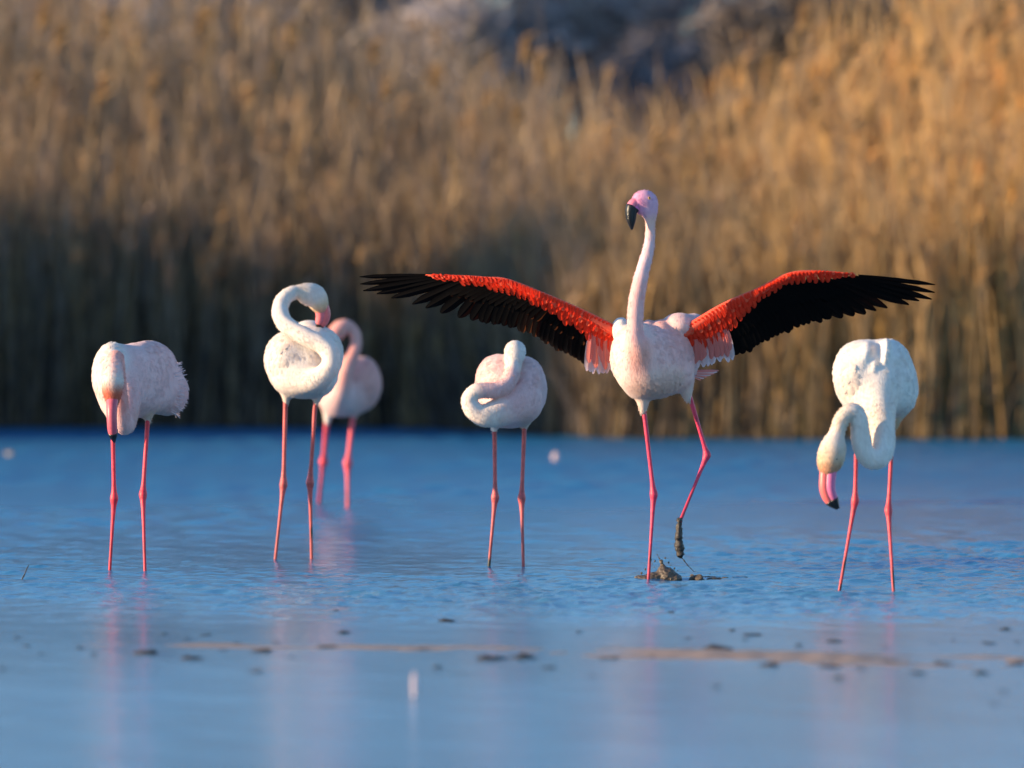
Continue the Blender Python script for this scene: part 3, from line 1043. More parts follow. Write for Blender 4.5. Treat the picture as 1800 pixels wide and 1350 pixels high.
# ---- flamingo with lowered head seen from the front
def bird_facing():
    B = Bird('flamingo', 'pink flamingo facing forward, head lowered before its chest, bill pointing straight down', 1005, 224, lin(236, 62, 78))
    b = B.b
    b.ell((232, 670, 30), (58, 66, 104), PINKW, yaw=18)
    b.ell((198, 655, -16), (34, 53, 74), CREAM, k=14, yaw=-6)
    b.ell((258, 655, 50), (40, 56, 92), PINKW, k=8, yaw=20)
    b.ell((287, 690, 84), (31, 42, 60), PINKW, k=16, yaw=24)
    b.ell((210, 700, 0), (34, 42, 50), CREAM, k=14)
    b.tube([(204, 700, 10), (198, 730, 10), (197, 752, 10)], [22, 11, 4.5], [CREAM] * 3, k0=14, k1=8)
    b.tube([(256, 696, 30), (257, 722, 30), (258, 741, 30)], [26, 13, 5], [PINKW, TAN, CREAM], k0=14, k1=8)
    neck = [(222, 650, -20), (226, 690, -62), (229, 722, -82), (228, 742, -96), (224, 741, -112), (221, 715, -124), (218, 680, -130), (216, 648, -134), (215, 630, -144), (213, 632, -162), (212, 650, -174)]
    b.tube(neck, [36, 27, 20.5, 18, 16.5, 15, 14, 14, 14, 14, 14.5], [PINKW, PINKW, PINKW, PINKW, PINKW, PINK, PINK, PINK, PINK, PINK, PINKW], k0=18, k1=3, n=60)
    b.tube([(212, 648, -172), (211.5, 666, -178), (211, 684, -178), (211, 700, -175)], [16, 18.5, 17.5, 12], [PINKW, CREAM, lin(228, 150, 116), lin(232, 120, 100)], k0=4, k1=4)

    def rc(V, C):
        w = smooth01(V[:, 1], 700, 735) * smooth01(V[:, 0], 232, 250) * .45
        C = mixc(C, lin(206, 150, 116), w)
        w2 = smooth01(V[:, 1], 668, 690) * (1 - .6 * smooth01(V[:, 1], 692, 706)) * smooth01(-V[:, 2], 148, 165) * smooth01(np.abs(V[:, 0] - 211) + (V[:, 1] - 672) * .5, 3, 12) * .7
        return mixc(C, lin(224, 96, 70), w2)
    B.leg((197, 745), (199, 877), (191, 1004), dtop=10)
    B.leg((258.5, 738), (250, 870), (256, 1006), dtop=30)
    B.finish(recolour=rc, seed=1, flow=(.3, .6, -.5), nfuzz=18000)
    B.bill([(211, 698, -176), (210.5, 718, -184), (211, 738, -186), (212, 756, -180), (213.5, 772, -170)], ([14, 15, 14, 12, 3], [11, 9.4, 8.8, 7.8, 2.0]), (1, 0, 0),
           (lin(206, 96, 108), lin(212, 100, 112)), black_from=.72)
    B.eye((195, 680, -178), (-1, 0, -.15)); B.eye((227.5, 680, -178), (1, 0, -.15))
    # loose rump tuft
    r = np.random.default_rng(8)
    for i in range(190):
        t = r.random()
        bs = (300 + 12 * math.sin(t * 3) - r.random() * 8, 642 + t * 86, 95 + r.normal(0, 26))
        ang = math.radians(-28 + t * 75 + r.normal(0, 10))
        L = r.uniform(9, 19) * (1 - .35 * abs(t - .5))
        tp = (bs[0] + L * math.cos(ang), bs[1] + L * math.sin(ang), bs[2] + r.normal(12, 6))
        B.feather(bs, tp, r.uniform(1.3, 2.8), (.2, -.6, -1), F_white[i % 3], 'rump_feather', B.root, r.normal(0, .5))


# ---- flamingo preening, neck in an S
def bird_preening():
    B = Bird('flamingo', 'cream flamingo with its neck bent in an S, bill preening its own back', 983.5, 520, lin(206, 92, 88))
    b = B.b
    b.ell((532, 636, 30), (62, 62, 100), WHITE, yaw=-14)
    b.ell((508, 632, -10), (43, 50, 60), CREAM, k=16)
    b.ell((560, 622, 40), (42, 48, 90), WHITE, k=10)
    b.ell((535, 665, -12), (52, 34, 60), CREAM, k=18)
    b.ell((541, 575, 70), (24, 12, 40), WHITE, k=8)
    b.tube([(508, 666, 8), (504, 688, 8), (502.5, 709, 8)], [26, 12, 4.5], [CREAM] * 3, k0=14, k1=8)
    b.tube([(562, 668, 14), (558, 690, 14), (555.5, 709, 14)], [26, 12, 4.5], [CREAM] * 3, k0=14, k1=8)
    neck = [(520, 660, -40), (543, 668, -66), (566, 662, -82), (583, 644, -88), (584, 622, -86), (568, 605, -80), (546, 594, -74), (522, 582, -64), (503, 568, -52), (494, 548, -40), (498, 529, -30), (512, 516, -20), (530, 513, -10)]
    b.tube(neck, [26, 22, 19, 17, 16.5, 16, 15.5, 15.2, 15, 14.6, 13.6, 12.4, 12], [CREAM] * 9 + [WHITE, CREAM, CREAM, TAN], k0=18, k1=2.5, n=80)
    b.tube([(530, 513, -10), (541, 517, -4), (552, 520, 2), (559, 530, 6), (562, 540, 8)], [13, 19.5, 20.5, 18, 12.5], [CREAM, CREAM, CREAM, lin(235, 205, 165), lin(230, 170, 140)], k0=4, k1=4)

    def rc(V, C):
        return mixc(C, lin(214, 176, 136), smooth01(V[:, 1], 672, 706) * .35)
    B.leg((502, 703), (498, 852), (484, 984), dtop=8)
    B.leg((555, 704), (544, 850), (547, 982.6), dtop=14, stain=[(926, 942, 1)])
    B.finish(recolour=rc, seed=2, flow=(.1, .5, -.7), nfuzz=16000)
    B.bill([(561, 534, 8), (566, 544, 10), (567.5, 556, 12), (564, 567, 14), (558, 577, 16)], ([14, 14, 13.5, 11, 3], [10, 9, 8.5, 7, 2]), (.35, 0, -1),
           (lin(226, 122, 128), lin(232, 118, 116)), black_from=.84)
    B.eye((566, 524, -8), (.7, -.1, -.8), 2.6)


# ---- out-of-focus flamingo behind
def bird_behind():
    B = Bird('flamingo', 'rosy flamingo standing farther back, partly hidden by the preening one', 893, 588, lin(240, 92, 104))
    b = B.b
    b.ell((622, 678, 30), (43, 51, 80), PINK, yaw=14)
    b.ell((600, 688, -6), (40, 44, 50), PINKW, k=14)
    b.ell((638, 672, 40), (30, 44, 70), PINK, k=8)
    b.tube([(584, 700, 0), (578, 722, 0), (575, 742, 0)], [22, 11, 5], [CREAM] * 3, k0=14, k1=8)
    b.tube([(618, 700, 10), (621, 716, 10), (622, 733, 10)], [22, 11, 5], [PINK] * 3, k0=14, k1=8)
    neck = [(592, 700, -20), (600, 690, -52), (606, 668, -64), (612, 645, -68), (622, 622, -66), (628, 602, -62), (624, 583, -60), (612, 573, -62), (601, 576, -66)]
    b.tube(neck, [26, 20, 16, 13.5, 11.5, 10, 10, 11, 12], [PINKW, PINKW, PINK, PINK, DPINK * .3 + PINK * .7, PINK, PINK, PINK, PINK], k0=16, k1=2.5, n=60)
    b.tube([(606, 574, -63), (598, 579, -66), (592, 587, -70), (586, 596, -72)], [12.5, 14.5, 14, 10], [PINK, PINK, DPINK * .5 + PINK * .5, DPINK], k0=4, k1=4)
    B.leg((576, 738), (565, 815), (553, 884), dtop=0, w=1.15)
    B.leg((622, 731), (611, 814), (611, 893), dtop=10, w=1.15)
    B.finish(seed=3, nfuzz=8000)
    B.bill([(590, 596, -72), (584, 604, -74), (579, 613, -76), (576, 622, -76)], ([9, 9.5, 8, 2], [7, 6.5, 6, 2]), (.3, 0, -1), (lin(230, 130, 136), lin(230, 130, 136)), black_from=.75)
    B.eye((601, 583, -81), (0, 0, -1), 2.2)


# ---- sleeping flamingo, neck coiled on its side
def bird_sleeping():
    B = Bird('flamingo', 'sleeping flamingo with coiled neck and head tucked back on top of its body', 996, 890, lin(202, 92, 92))
    b = B.b
    b.ell((900, 690, 40), (58, 62, 95), PINKW, yaw=8)
    b.ell((876, 668, 30), (40, 45, 84), PINKW, k=12, yaw=-4)
    b.ell((926, 680, 40), (33, 52, 85), PINKW, k=12)
    b.ell((896, 712, -6), (52, 39, 58), PINKW, k=16)
    b.tube([(874, 716, 10), (870, 738, 10), (869, 757, 10)], [26, 12, 4.6], [PINKW, CREAM, CREAM], k0=14, k1=8)
    b.tube([(922, 712, 14), (923, 734, 14), (922.6, 753, 14)], [26, 12, 4.6], [PINKW, TAN, CREAM], k0=14, k1=8)
    neck = [(912, 706, -30), (890, 718, -62), (866, 727, -80), (846, 728, -88), (831, 716, -90), (826, 701, -90), (835, 688, -90), (852, 685, -88), (872, 685, -82), (889, 677, -72), (898, 662, -60), (902, 646, -46), (904, 632, -32)]
    b.tube(neck, [34, 28, 22.5, 18, 15.5, 14.4, 13.8, 13.4, 13.8, 14, 13.6, 13, 12.6], [PINKW, PINKW, CREAM, CREAM, WHITE, CREAM, CREAM, PINKW, PINKW, PINKW, PINKW, CREAM, CREAM], k0=20, k1=2.5, n=80)
    b.tube([(904, 632, -34), (905, 621, -20), (906, 617, -2), (906, 624, 22), (905, 634, 42)], [14.5, 18.5, 18.5, 15, 8], [CREAM, CREAM, CREAM, CREAM, DPINK], k0=4, k1=4)

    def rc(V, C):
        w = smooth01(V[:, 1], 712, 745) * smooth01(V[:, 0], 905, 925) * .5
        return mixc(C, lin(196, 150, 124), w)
    B.leg((869, 753), (870.5, 875), (859.5, 995.6), dtop=10, stain=[(985, 1000, -8), (985, 1000, 8)])
    B.leg((922.6, 749), (917, 876), (920, 996.7), dtop=14)
    B.finish(recolour=rc, seed=4, nfuzz=16000, flow=(-.1, .6, -.5))
    B.bill([(905, 630, 38), (905, 642, 52), (905, 654, 58), (905, 664, 56)], ([9, 10, 8, 2], [8, 7, 6, 2]), (1, 0, 0), (lin(226, 122, 128), lin(232, 118, 116)), black_from=.75)
    B.eye((889.5, 620, 6), (-1, 0, 0), 2.4); B.eye((922.5, 620, 6), (1, 0, 0), 2.4)


# ---- flamingo spreading its wings
def bird_wings():
    B = Bird('flamingo', 'flamingo striding with both red and black wings spread wide, neck upright', 1019.5, 1165, lin(220, 62, 92))
    b = B.b
    b.ell((1154, 632, 34), (61, 64, 112), PINKW, yaw=26)
    b.ell((1116, 626, -8), (42, 58, 58), CREAM, k=16)
    b.ell((1188, 622, 46), (36, 54, 92), PINKW, k=12, yaw=20)
    b.ell((1148, 662, -4), (50, 38, 62), lin(240, 208, 190), k=18, yaw=26)
    b.ell((1163, 582, 28), (22, 20, 40), PINK, k=5)
    b.ell((1196, 573, 40), (33, 23, 46), PINKW, k=5)
    b.ell((1140, 578, 26), (14, 16, 30), PINK, k=5)
    b.ell((1092, 580, 18), (17, 22, 36), WHITE, k=6)
    b.ell((1221, 566, 60), (20, 15, 34), PINKW, k=6)
    b.tube([(1128, 672, 0), (1130, 698, 0), (1130, 724, 0)], [30, 14, 5.5], [CREAM, CREAM, CREAM], k0=16, k1=8)
    b.tube([(1196, 664, 24), (1206, 684, 24), (1210, 704, 24)], [26, 13, 5.5], [PINKW, CREAM, CREAM], k0=16, k1=8)
    neck = [(1135, 650, -20), (1122, 622, -50), (1115, 592, -62), (1115, 562, -66), (1117, 530, -68), (1122, 502, -70), (1129, 472, -72), (1136, 446, -74), (1140, 424, -76), (1141, 402, -78), (1141, 384, -80)]
    b.tube(neck, [34, 24, 16, 14.2, 13.8, 13, 11.6, 10.2, 9, 8.2, 8.6], [lin(240, 190, 170), lin(240, 180, 158), lin(247, 194, 188)] + [lin(247, 196, 190)] * 3 + [lin(242, 206, 208)] * 3 + [lin(243, 200, 190)] * 2, k0=20, k1=3, n=70)
    LIL = lin(236, 186, 204)
    b.tube([(1141, 386, -80), (1138.5, 370, -82), (1134.5, 357, -84), (1127, 354.5, -87), (1119, 358, -91)], [9.5, 15.5, 19, 17.5, 12], [lin(244, 200, 180), LIL, LIL, lin(234, 166, 196), lin(230, 140, 176)], k0=3, k1=4)
    b.ell((1125, 368, -86), (10, 10.5, 12), lin(232, 150, 186), k=5)

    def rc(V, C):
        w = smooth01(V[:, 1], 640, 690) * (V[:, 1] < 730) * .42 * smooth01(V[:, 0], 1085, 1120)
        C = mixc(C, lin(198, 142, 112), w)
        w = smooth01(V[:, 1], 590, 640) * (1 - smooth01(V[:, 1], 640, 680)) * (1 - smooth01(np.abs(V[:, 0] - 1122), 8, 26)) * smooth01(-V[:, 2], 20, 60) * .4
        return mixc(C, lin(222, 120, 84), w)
    B.leg((1130, 720), (1149.5, 869), (1140, 1019.5), dtop=0, stain=[(972, 985, 1)])
    B.leg((1209.5, 700), (1244.5, 801), (1195, 918), dtop=24, dknee=40, submerge=False)
    B.finish(recolour=rc, seed=5, nfuzz=16000, flow=(.1, .6, -.5))
    B.bill([(1120, 360, -91), (1112, 364, -95), (1107.5, 374, -97), (1107.5, 389, -97), (1108.5, 405, -96)], ([13, 12.5, 10, 7.5, 1.5], [10, 9.2, 8.2, 6, 1.5]), (.45, 0, -1),
           (lin(236, 130, 150), lin(222, 120, 176)), black_from=.34)
    B.eye((1138.5, 350.5, -101.5), (.2, -.2, -1), 3.0); B.eye((1122, 350, -72), (-.6, 0, 1), 2.4)

    # muddy folded foot hanging from the lifted leg
    r = np.random.default_rng(4)
    P = np.array([(1195, 910, 0), (1194, 925, 1), (1193.5, 945, 2), (1194.5, 962, 3), (1196, 974, 3), (1197, 981, 3)], float)
    PP = catmull(P, 26)
    R = np.interp(np.linspace(0, 1, 26), [0, .1, .3, .6, .85, 1], [3.0, 4.6, 5.6, 7.4, 6.2, 1.0]) * r.uniform(.8, 1.2, 26)
    v, q, t = tube(B.m(PP), R / B.s, sides=12, up=(1, 0, 0))
    v = v + r.normal(size=v.shape) * .0019
    f = obj('foot', mesh_np('foot', v, [q, t], np.ones((len(v), 3))), M_darkmud, B.root)
    f['label'] = 'folded webbed foot caked in dark wet mud'
    P = catmull(np.array([(1197, 979, 3), (1203, 986, 3), (1210, 995, 3), (1216, 1001, 3), (1221, 1006, 3)], float), 24)
    R = np.interp(np.linspace(0, 1, 24), [0, .2, .5, 1], [1.3, 1.0, .8, .5]) * (1 + .45 * np.sin(np.linspace(0, 30, 24)))
    v, q, t = tube(B.m(P), np.maximum(R, .35) / B.s, sides=6)
    obj('mud_drip', mesh_np('mud_drip', v, [q, t], np.ones((len(v), 3))), M_darkmud, f)

    # wings
    def wing(lead, prim_tips, prim_base, sec_tips, sec_base, tert, bound, sgn, sec_mesh, nsec=19):
        lead = np.array(lead, float)
        def lead_d(x):            # depth of the leading edge along the span
            u = (x - lead[0, 0]) / (lead[-1, 0] - lead[0, 0])
            return np.interp(u, [-.2, 0, .42, .75, 1.15], [18, 10, -34, -26, 14])
        span = lead[-1] - lead[0]
        nrm = np.array([.16 * -sgn, .42, -1.0])
        # arm
        n = 40
        Lp = catmull(lead, n)
        rad = np.interp(np.linspace(0, 1, n), [0, .1, .42, .6, .85, 1], [10, 8.5, 6.6, 6.0, 3.2, 1.4])
        P3 = np.stack([Lp[:, 0], Lp[:, 1] + rad * .9, lead_d(Lp[:, 0]) + 2], -1)
        P3[0] = P3[0] + (P3[0] - P3[3]) * 1.2
        v, q, t = tube(B.m(P3), rad / B.s, rad * .8 / B.s, sides=12, up=(0, 0, 1))
        cc = np.tile(lin(240, 92, 64), (len(v), 1))
        w = obj('wing', mesh_np('wing', v, [q, t], cc), M_wing, B.root)
        w['label'] = 'outstretched wing with red forearm and black flight feathers'

        def pt(p, extra=0.0, k=.42):
            p = np.asarray(p, float)
            ly = np.interp(p[0] * (1 if lead[-1, 0] > lead[0, 0] else -1), lead[:, 0] * (1 if lead[-1, 0] > lead[0, 0] else -1), lead[:, 1])
            return np.array([p[0], p[1], lead_d(p[0]) + max(0, p[1] - ly) * k + extra])
        # primaries (outermost first)
        m = len(prim_tips)
        pb = polyline_at(prim_base, np.linspace(0, 1, m))
        for i in range(m):
            L = np.hypot(*(np.array(prim_tips[i]) - pb[i]))
            B.feather(pt(pb[i], 3), pt(prim_tips[i], 3 + (i % 2) * .8), 10.5 + i * 2.1, nrm, F_prim[i % 3] if i < 7 else F_sec[i % 3], 'primary_feather', w, -.16 * sgn)
        sb = polyline_at(sec_base, np.linspace(0, 1, nsec)); st = polyline_at(sec_tips, np.linspace(0, 1, nsec))
        for i in range(nsec):
            j = r.normal(0, 1.6, 2)
            ms = sec_mesh if i > 5 else F_sec
            B.feather(pt(sb[i], 3), pt(st[i] + j, 3), 23 + r.normal(0, .8), nrm, ms[i % 3], 'secondary_feather', w, -.16 * sgn)
        # dark under-coverts halfway down the secondaries
        nb = 24
        bb = polyline_at(list(prim_base[2:]) + list(sec_base), np.linspace(.05, .98, nb))
        bt = polyline_at(list(prim_tips[5:]) + list(sec_tips), np.linspace(.05, .98, nb))
        for i in range(nb):
            tp = bb[i] + (bt[i] - bb[i]) * r.uniform(.48, .58)
            B.feather(pt(bb[i], 0), pt(tp, -.5), 19, nrm, sec_mesh[i % 3], 'under_covert', w, -.16 * sgn)
        # tertials
        tb, tt = tert
        k = 15
        tb_ = polyline_at(tb, np.linspace(0, 1, k)); tt_ = polyline_at(tt, np.linspace(0, 1, k))
        for i in range(k):
            B.feather(pt(tb_[i], -1), pt(tt_[i] + r.normal(0, 1, 2) * np.array([4, 3]), .6 * (i % 2)), 15 + r.normal(0, 2), nrm, F_white[i % 3], 'tertial_feather', w, -.15 * sgn + r.normal(0, .15))
        for i in range(k):
            tp = tb_[i] + (tt_[i] - tb_[i]) * r.uniform(.5, .92) + r.normal(0, 2.5, 2)
            B.feather(pt(tb_[i], -2.5), pt(tp, -3), 14 + r.normal(0, 2), nrm, F_pink[i % 3], 'tertial_covert', w, -.12 * sgn)
        # red coverts, overlapping rows
        for row, (fr, cnt, wd, dz) in enumerate(((1.0, 30, 12, -3.5), (.74, 34, 10, -6.5), (.5, 40, 8.5, -8.5), (.34, 46, 7.5, -10.5))):
            t = np.linspace(.01, .97, cnt)
            a = polyline_at(lead, t); bd = polyline_at(bound, t)
            for i in range(cnt):
                tp = a[i] + (bd[i] - a[i]) * fr * r.uniform(.9, 1.08) + r.normal(0, 1.3, 2)
                bs = a[i] + (bd[i] - a[i]) * (.16 * (1 - t[i] * .5) if row < 3 else .02)
                if np.hypot(*(tp - bs)) < 3: continue
                tp = tp + np.array([sgn * 3.0, 0])
                B.feather(pt(bs, dz * .6), pt(tp, dz), wd * (1.25 - .45 * t[i]), nrm, (F_redp if row == 2 and i % 2 else F_red)[i % 3], 'covert_feather', w, -.2 * sgn)
        return w

    wing([(1078, 571), (1020, 543), (953, 514), (892, 490.5), (855, 487), (820, 484.5), (748, 482.5)],
         [(631, 487), (632, 500), (637, 512), (661, 517.5), (687, 525), (724, 536), (748, 543), (775, 552), (807, 560), (830, 565), (847, 568)],
         [(756, 484), (800, 489), (845, 495), (884, 502)],
         [(858, 570), (887, 575), (927, 585), (953, 601), (980, 615), (1007, 628), (1038, 645)],
         [(886, 500), (925, 515), (967, 536), (1005, 557), (1042, 580)],
         ([(1040, 585), (1058, 592), (1076, 596)], [(1038, 650), (1052, 656), (1066, 656), (1084, 654)]),
         [(1080, 618), (1057, 613), (1040, 600), (1020, 584), (967, 549), (913, 522), (860, 506), (765, 488)], -1, F_secb, nsec=22)
    wing([(1200, 577), (1268, 535), (1334, 505), (1386, 479.5), (1438, 475.5), (1503, 481)],
         [(1646, 501), (1646, 515), (1641, 527), (1619, 530), (1601, 537), (1563, 543), (1543, 548), (1524, 554), (1503, 557), (1482, 561), (1460, 563)],
         [(1510, 485), (1470, 490), (1430, 494), (1394, 497)],
         [(1452, 564), (1438, 566), (1399, 578), (1347, 601), (1313, 621), (1288, 630)],
         [(1388, 496), (1347, 515), (1307, 546), (1276, 572)],
         ([(1276, 578), (1250, 590), (1222, 596)], [(1290, 629), (1270, 635), (1250, 640), (1224, 646)]),
         [(1212, 606), (1232, 612), (1268, 597), (1284, 582), (1307, 552), (1347, 520), (1386, 500), (1438, 497), (1506, 485)], 1, F_sec)
    # tail
    tl = B.m(np.array([(1200, 652, 60), (1215, 654, 80), (1226, 656, 95)], float))
    v, q, t = tube(tl, np.array([20, 13, 4]) / B.s, np.array([12, 8, 3]) / B.s, sides=12)
    tail = obj('tail', mesh_np('tail', v, [q, t], np.tile(PINKW, (len(v), 1))), M_feather, B.root)
    for i in range(7):
        a = i / 6
        B.feather((1212, 654 + a * 6, 92 + i), (1271 - a * 26 - abs(a - .2) * 10, 652 + a * 17, 135 + i * 2), 8, (.1, -.6, -1), (F_white if i % 2 else F_pink)[i % 3], 'tail_feather', tail, .25)


# ---- flamingo bowing with hooked neck
def bird_bowing():
    B = Bird('flamingo', 'white flamingo bowing with its neck hooked in a low loop, pink bill hanging beside it', 1040, 1535, lin(220, 72, 82))
    b = B.b
    b.ell((1541, 668, 40), (72, 70, 105), WHITE, yaw=-4)
    b.ell((1515, 640, 20), (44, 42, 80), WHITE, k=10)
    b.ell((1562, 640, 30), (40, 44, 85), WHITE, k=7)
    b.ell((1553, 624, -22), (11, 30, 44), WHITE, k=7, roll=8)
    b.ell((1532, 646, -36), (9, 20, 30), WHITE, k=7, roll=14)
    b.ell((1517, 628, -22), (15, 28, 40), WHITE, k=9, roll=20)
    b.ell((1500, 660, -10), (35, 45, 55), CREAM, k=16)
    b.ell((1580, 690, 40), (32, 44, 70), WHITE, k=14)
    b.ell((1535, 690, -10), (42, 45, 50), CREAM, k=16)
    b.tube([(1582, 690, 30), (1577, 728, 30), (1573, 755, 30)], [30, 15, 5], [WHITE, TAN, TAN], k0=14, k1=8)
    b.tube([(1512, 690, 20), (1508, 725, 22), (1507, 748, 22)], [26, 13, 5], [WHITE, CREAM, CREAM], k0=14, k1=8)
    neck = [(1535, 670, -10), (1541, 705, -48), (1545, 745, -72), (1548, 780, -86), (1541, 800, -96), (1525, 804, -104), (1511, 790, -110), (1505, 765, -114), (1503, 742, -118), (1497, 724, -122), (1484, 722, -126), (1471, 736, -130), (1464, 756, -132), (1460, 770, -134)]
    b.tube(neck, [42, 32, 23, 19.5, 18.5, 17.6, 17, 16.4, 16, 15, 14, 13.4, 13.4, 15], [CREAM, CREAM, CREAM, WHITE, WHITE, CREAM, CREAM, CREAM, CREAM, CREAM, lin(240, 220, 202), lin(238, 214, 190), lin(240, 218, 196), CREAM], k0=26, k1=2.5, n=80)
    b.tube([(1460, 768, -134), (1456, 786, -136), (1452, 802, -138), (1448, 816, -139), (1448, 824, -139)], [15, 23, 23.5, 17.5, 12], [CREAM, lin(238, 214, 192), lin(232, 196, 160), lin(230, 176, 138), lin(230, 166, 132)], k0=4, k1=5)
    r = np.random.default_rng(9)

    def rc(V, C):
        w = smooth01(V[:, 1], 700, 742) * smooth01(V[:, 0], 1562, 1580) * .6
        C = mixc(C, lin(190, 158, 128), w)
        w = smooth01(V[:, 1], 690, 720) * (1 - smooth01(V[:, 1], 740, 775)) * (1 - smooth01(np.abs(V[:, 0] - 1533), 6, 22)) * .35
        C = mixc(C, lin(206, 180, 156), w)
        w = smooth01(V[:, 1], 800, 816) * (V[:, 2] < -110) * (V[:, 0] < 1470) * .5
        return mixc(C, lin(214, 140, 96), w)
    B.leg((1508, 748), (1505.5, 881.5), (1478, 1038.5), dtop=22, stain=[(978, 1010, 1), (1028, 1042, 1)])
    B.leg((1572.5, 752), (1563, 898), (1569.4, 1041.5), dtop=30, stain=[(1005, 1030, 1)])
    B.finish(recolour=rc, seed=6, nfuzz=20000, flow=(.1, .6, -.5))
    B.bill([(1448.5, 816, -140), (1446.5, 836, -142), (1446.5, 856, -143), (1453, 873, -142), (1465, 889, -140)], ([15, 15, 14.5, 12.5, 3], [11, 10.5, 10, 8.5, 2.4]), (-.3, 0, -1),
           (lin(238, 110, 104), lin(216, 112, 150)), black_from=.74)
    B.eye((1461, 803, -158), (.4, 0, -1), 2.6); B.eye((1436, 800, -122), (-1, 0, .4), 2.4)


bird_facing(); bird_preening(); bird_behind(); bird_sleeping(); bird_wings(); bird_bowing()


# ------------------------------------------------------------------ mud splash at the striding bird
def lump(n=14, m=9, seed=0, rough=.25, flat=.5):
    r = np.random.default_rng(seed)
    u = np.linspace(0, 2 * math.pi, n, endpoint=False); w = np.linspace(0, math.pi, m)
    U, W = np.meshgrid(u, w)
    R = 1 + rough * (np.sin(U * 2 + r.uniform(0, 6)) * np.sin(W * 2 + r.uniform(0, 6)) + .6 * np.sin(U * 3 + r.uniform(0, 6)) * np.sin(W) + .5 * np.sin(U * 5 + W * 3 + r.uniform(0, 6)) * np.sin(W))
    v = np.stack([R * np.sin(W) * np.cos(U), R * np.sin(W) * np.sin(U), R * np.cos(W) * flat], -1).reshape(-1, 3)
    i = np.arange(m - 1)[:, None] * n; j = np.arange(n)[None]; j2 = (j + 1) % n
    q = np.stack([i + j, i + n + j, i + n + j2, i + j2], -1).reshape(-1, 4)
    return v, q


def splash():
    Y = y_of_row(1018); s = FPX / Y
    root = empty('mud_splash', ((1158 - 900) / FPX * Y, Y + .03, -.004))
    tag(root, 'brown mud splashing up around the striding flamingo\'s foot', 'mud splash')
    b = Blob()
    mc = np.array([.1, .08, .06])
    for (x, y, d, rx, ry, rd) in ((1172, 1012, 12, 18, 16, 20), (1186, 1016, 8, 14, 9, 16), (1150, 1014, 10, 16, 10, 16), (1126, 1016, 10, 12, 6, 14), (1165, 1002, 12, 8, 10, 10), (1140, 1017, 4, 22, 6, 14)):
        b.ell((x, y, d), (rx, ry, rd), mc, k=5)
    b.tube([(1166, 1006, 12), (1165, 994, 12), (1162, 985, 12)], [6, 3.4, 2.6], [mc] * 3, k0=5, k1=3)
    b.ell((1163, 985, 12), (3.6, 3.2, 3.2), mc, k=2)
    ds = lambda P: 1.6 * np.sin(P[..., 0] * .55) * np.sin(P[..., 1] * .7 + 1) * np.sin(P[..., 2] * .5) + .7 * np.sin(P[..., 0] * 1.1 + 2) * np.sin(P[..., 1] * 1.3) * np.sin(P[..., 2] * 1.0 + 1)
    V, Q, C = b.mesh(1.5, ds)
    Vm = np.stack([(V[:, 0] - 1158) / s, V[:, 2] / s - .03, (1018 - V[:, 1]) / s], -1)
    obj('mound', mesh_np('mound', Vm, Q, C), M_mud, root)
    r = np.random.default_rng(2)
    v, q = lump(8, 6, 1, .1, 1.0)
    me = mesh_np('droplet', v, q, np.ones((len(v), 3))); me.materials.append(M_mud)
    pts = [(1156, 974), (1158, 978), (1152, 986), (1147, 990), (1176, 988), (1180, 993), (1186, 998), (1170, 980), (1145, 983), (1192, 1002), (1160, 981), (1135, 1000), (1128, 1006), (1183, 1005), (1150, 996)]
    for (x, y) in pts:
        o = obj('droplet', me, None, root)
        o.location = ((x - 1158) / s, r.normal(0, .02), (1018 - y) / s)
        k = r.uniform(.8, 2.0) / s; o.scale = (k, k, k * 1.2)
    # trail of mud where the lifted foot was dragged
    root2 = empty('mud_trail', ((1220 - 900) / FPX * Y, Y + .08, -.003))
    tag(root2, 'thin trail of dark mud flecks trailing over the water beside the lifted foot', 'mud trail')
    ms = []
    for k in range(4):
        v, q = lump(10, 7, 20 + k, .35, .5); ms.append(mesh_np('fleck', v, q, np.ones((len(v), 3)))); ms[-1].materials.append(M_mud)
    for k in range(46):
        t = r.random() ** 1.6
        x = 1219 + t * 250 + r.normal(0, 4)
        o = obj('mud_fleck', ms[k % 4], None, root2)
        w = r.uniform(3, 11) * (1 - .6 * t)
        o.location = ((x - 1220) / s, r.normal(0, .05) + t * .12, r.uniform(.0, .003))
        o.rotation_euler = (0, 0, r.uniform(0, 6))
        o.scale = (w / s, w / s * .8, (w * .55 + (6 if t < .03 else 0)) / s * (1 - .6 * t))
    for k in range(8):
        o = obj('mud_fleck', ms[k % 4], None, root2)
        o.location = ((1222 + r.uniform(0, 50) - 1220) / s, r.normal(0, .02), r.uniform(.008, .03))
        w = r.uniform(.6, 1.2) / s; o.scale = (w, w, w)


splash()

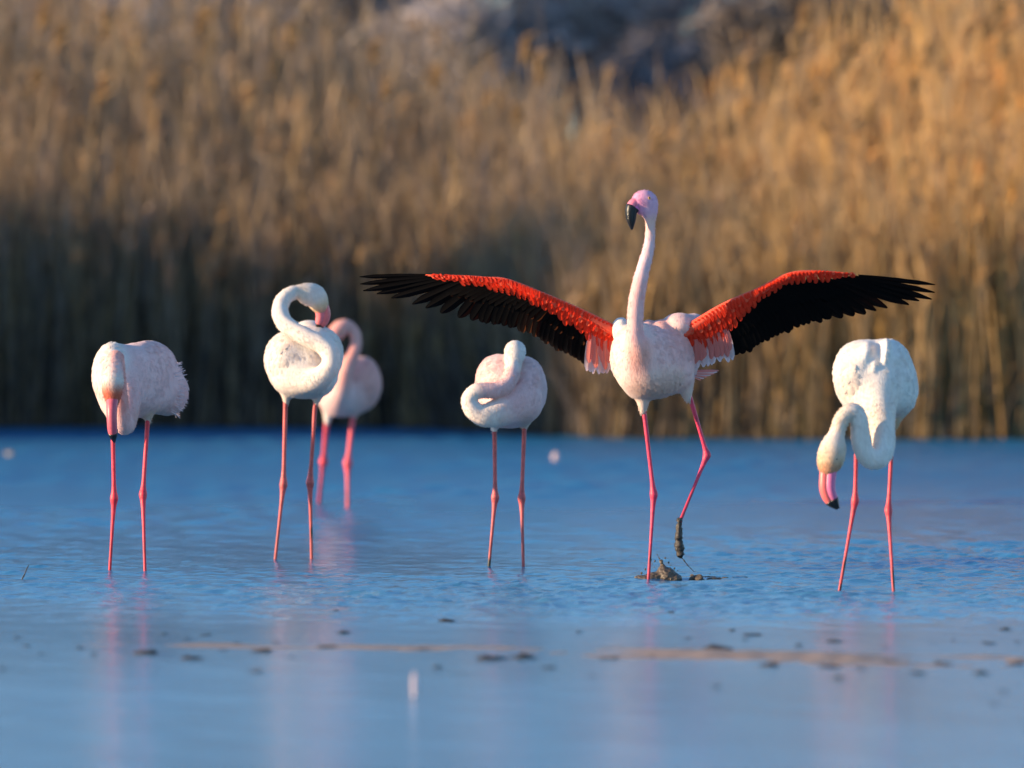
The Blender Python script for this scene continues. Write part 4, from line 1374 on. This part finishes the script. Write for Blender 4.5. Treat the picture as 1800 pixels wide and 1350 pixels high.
# ------------------------------------------------------------------ mud clods on the wet flat
clods = [(33, 1119, 14), (47, 1135, 16), (70, 1148, 22), (142, 1138, 16), (288, 1113, 14), (358, 1115, 20), (332, 1122, 16), (257, 1148, 50), (330, 1157, 55), (395, 1142, 18), (415, 1129, 16), (452, 1144, 40),
         (487, 1128, 18), (452, 1180, 28), (510, 1156, 14), (592, 1072, 10), (603, 1111, 32), (778, 1089, 30), (583, 1137, 40), (725, 1138, 16), (740, 1141, 30), (870, 1157, 60), (767, 1172, 24), (812, 1185, 14),
         (1268, 1063, 10), (1287, 1107, 12), (1180, 1074, 18), (1020, 1110, 14), (1210, 1121, 16), (1250, 1139, 52), (1330, 1115, 38), (1310, 1124, 14), (1437, 1119, 12), (1472, 1127, 32), (1405, 1133, 18), (1485, 1152, 22),
         (1463, 1170, 45), (1475, 1192, 26), (1555, 1136, 14), (1570, 1163, 38), (1300, 1152, 22), (1195, 1150, 22), (1225, 1155, 16), (1080, 1156, 18), (1060, 1156, 22), (1150, 1154, 14), (920, 1154, 55), (960, 1172, 26),
         (1045, 1188, 18), (1355, 1169, 36), (1610, 1183, 38), (1660, 1167, 38), (1725, 1182, 38), (1780, 1166, 32), (1750, 1237, 16), (1765, 1215, 16), (1675, 1125, 12), (1742, 1130, 26), (1770, 1105, 28), (1670, 1090, 10),
         (1790, 1127, 12), (1260, 1207, 22), (1640, 1130, 16), (5, 1175, 12), (165, 1149, 16), (1400, 1150, 20), (1520, 1175, 26)]
cm = []
for k in range(6):
    rk = np.random.default_rng(200 + k)
    pp = []
    for j in range(5):
        v, q = lump(10, 7, 60 + k * 7 + j, .42, .34)
        sc = rk.uniform(.25, .62)
        pp.append((v * np.array([sc, sc, sc * rk.uniform(.7, 1.6)]) + np.array([rk.uniform(-.62, .62), rk.uniform(-.6, .6), 0]), q, None, np.ones(3)))
    v, f, c = merge(pp)
    cm.append(mesh_np('clod', v, f, c)); cm[-1].materials.append(M_clod)
rc_ = np.random.default_rng(77)
for i, (x, y, w) in enumerate(clods):
    Y = y_of_row(y + 2)
    o = obj('mud_clod', cm[i % 6], None, None)
    W = w / FPX * Y * .5
    o.location = ((x - 900) / FPX * Y, Y, 0.0)
    o.scale = (W * 1.1, W * rc_.uniform(.9, 1.7), max(W * .75, .011) * rc_.uniform(.9, 1.4))
    o.rotation_euler = (0, 0, rc_.uniform(-.4, .4))
    tag(o, 'small dark clod of mud poking out of the shallow water before the flamingos', 'mud clod', 'mud clods on the wet flat')

# ------------------------------------------------------------------ small things in the water
def twig():
    Y = y_of_row(1020); s = FPX / Y
    root = ((38 - 900) / FPX * Y, Y, -.05)
    P = catmull(np.array([(-3 / s, 0, 0), (0, 0, .05), (4 / s, .004, .05 + 9 / s), (8 / s, .006, .05 + 19 / s), (11.5 / s, .01, .05 + 26 / s)]), 14)
    v, q, t = tube(P, np.linspace(1.5, .8, 14) / s, sides=7)
    o = obj('twig', mesh_np('twig', v, [q, t], np.tile(lin(70, 56, 42), (len(v), 1))), M_leg, None, root)
    tag(o, 'thin broken twig sticking up out of the open water', 'twig')


twig()


def loose_feather(px, row, hpx, wpx, label, mesh, tilt):
    Y = y_of_row(row); s = FPX / Y
    e = empty('loose_feather', ((px - 900) / FPX * Y, Y, -.002))
    tag(e, label, 'feather')
    o = obj('vane', mesh, None, e)
    L, W = hpx / s, wpx / s
    o.matrix_local = Matrix(((math.sin(tilt) * L, -W, 0, 0), (0, 0, -W, 0), (math.cos(tilt) * L, 0, 0, 0), (0, 0, 0, 1)))
    v, q, t = tube(np.array([(0, 0, -.015), (0, 0, .004), (math.sin(tilt) * L * .25, -.0008, L * .25)]), .0008, sides=6)
    obj('quill', mesh_np('quill', v, [q, t], np.tile(CREAM, (len(v), 1))), M_leg, e)


loose_feather(727, 1226, 46, 10, 'small white feather standing upright in the calm shallow water', F_white[0], .05)
loose_feather(975, 811, 17, 14, 'tiny white feather floating on the blue water near the reeds', F_white[1], .3)
v, q = lump(12, 8, 91, .3, .8)
for (px, row, w) in ((18, 801, 14),):
    Y = y_of_row(row)
    o = obj('floating_debris', mesh_np('floating_debris', v * (w / 2 / FPX * Y), q, np.tile(lin(170, 160, 150), (len(v), 1))), M_reed, None, ((px - 900) / FPX * Y, Y, .008))
    tag(o, 'pale scrap of floating plant debris on the open water', 'debris')
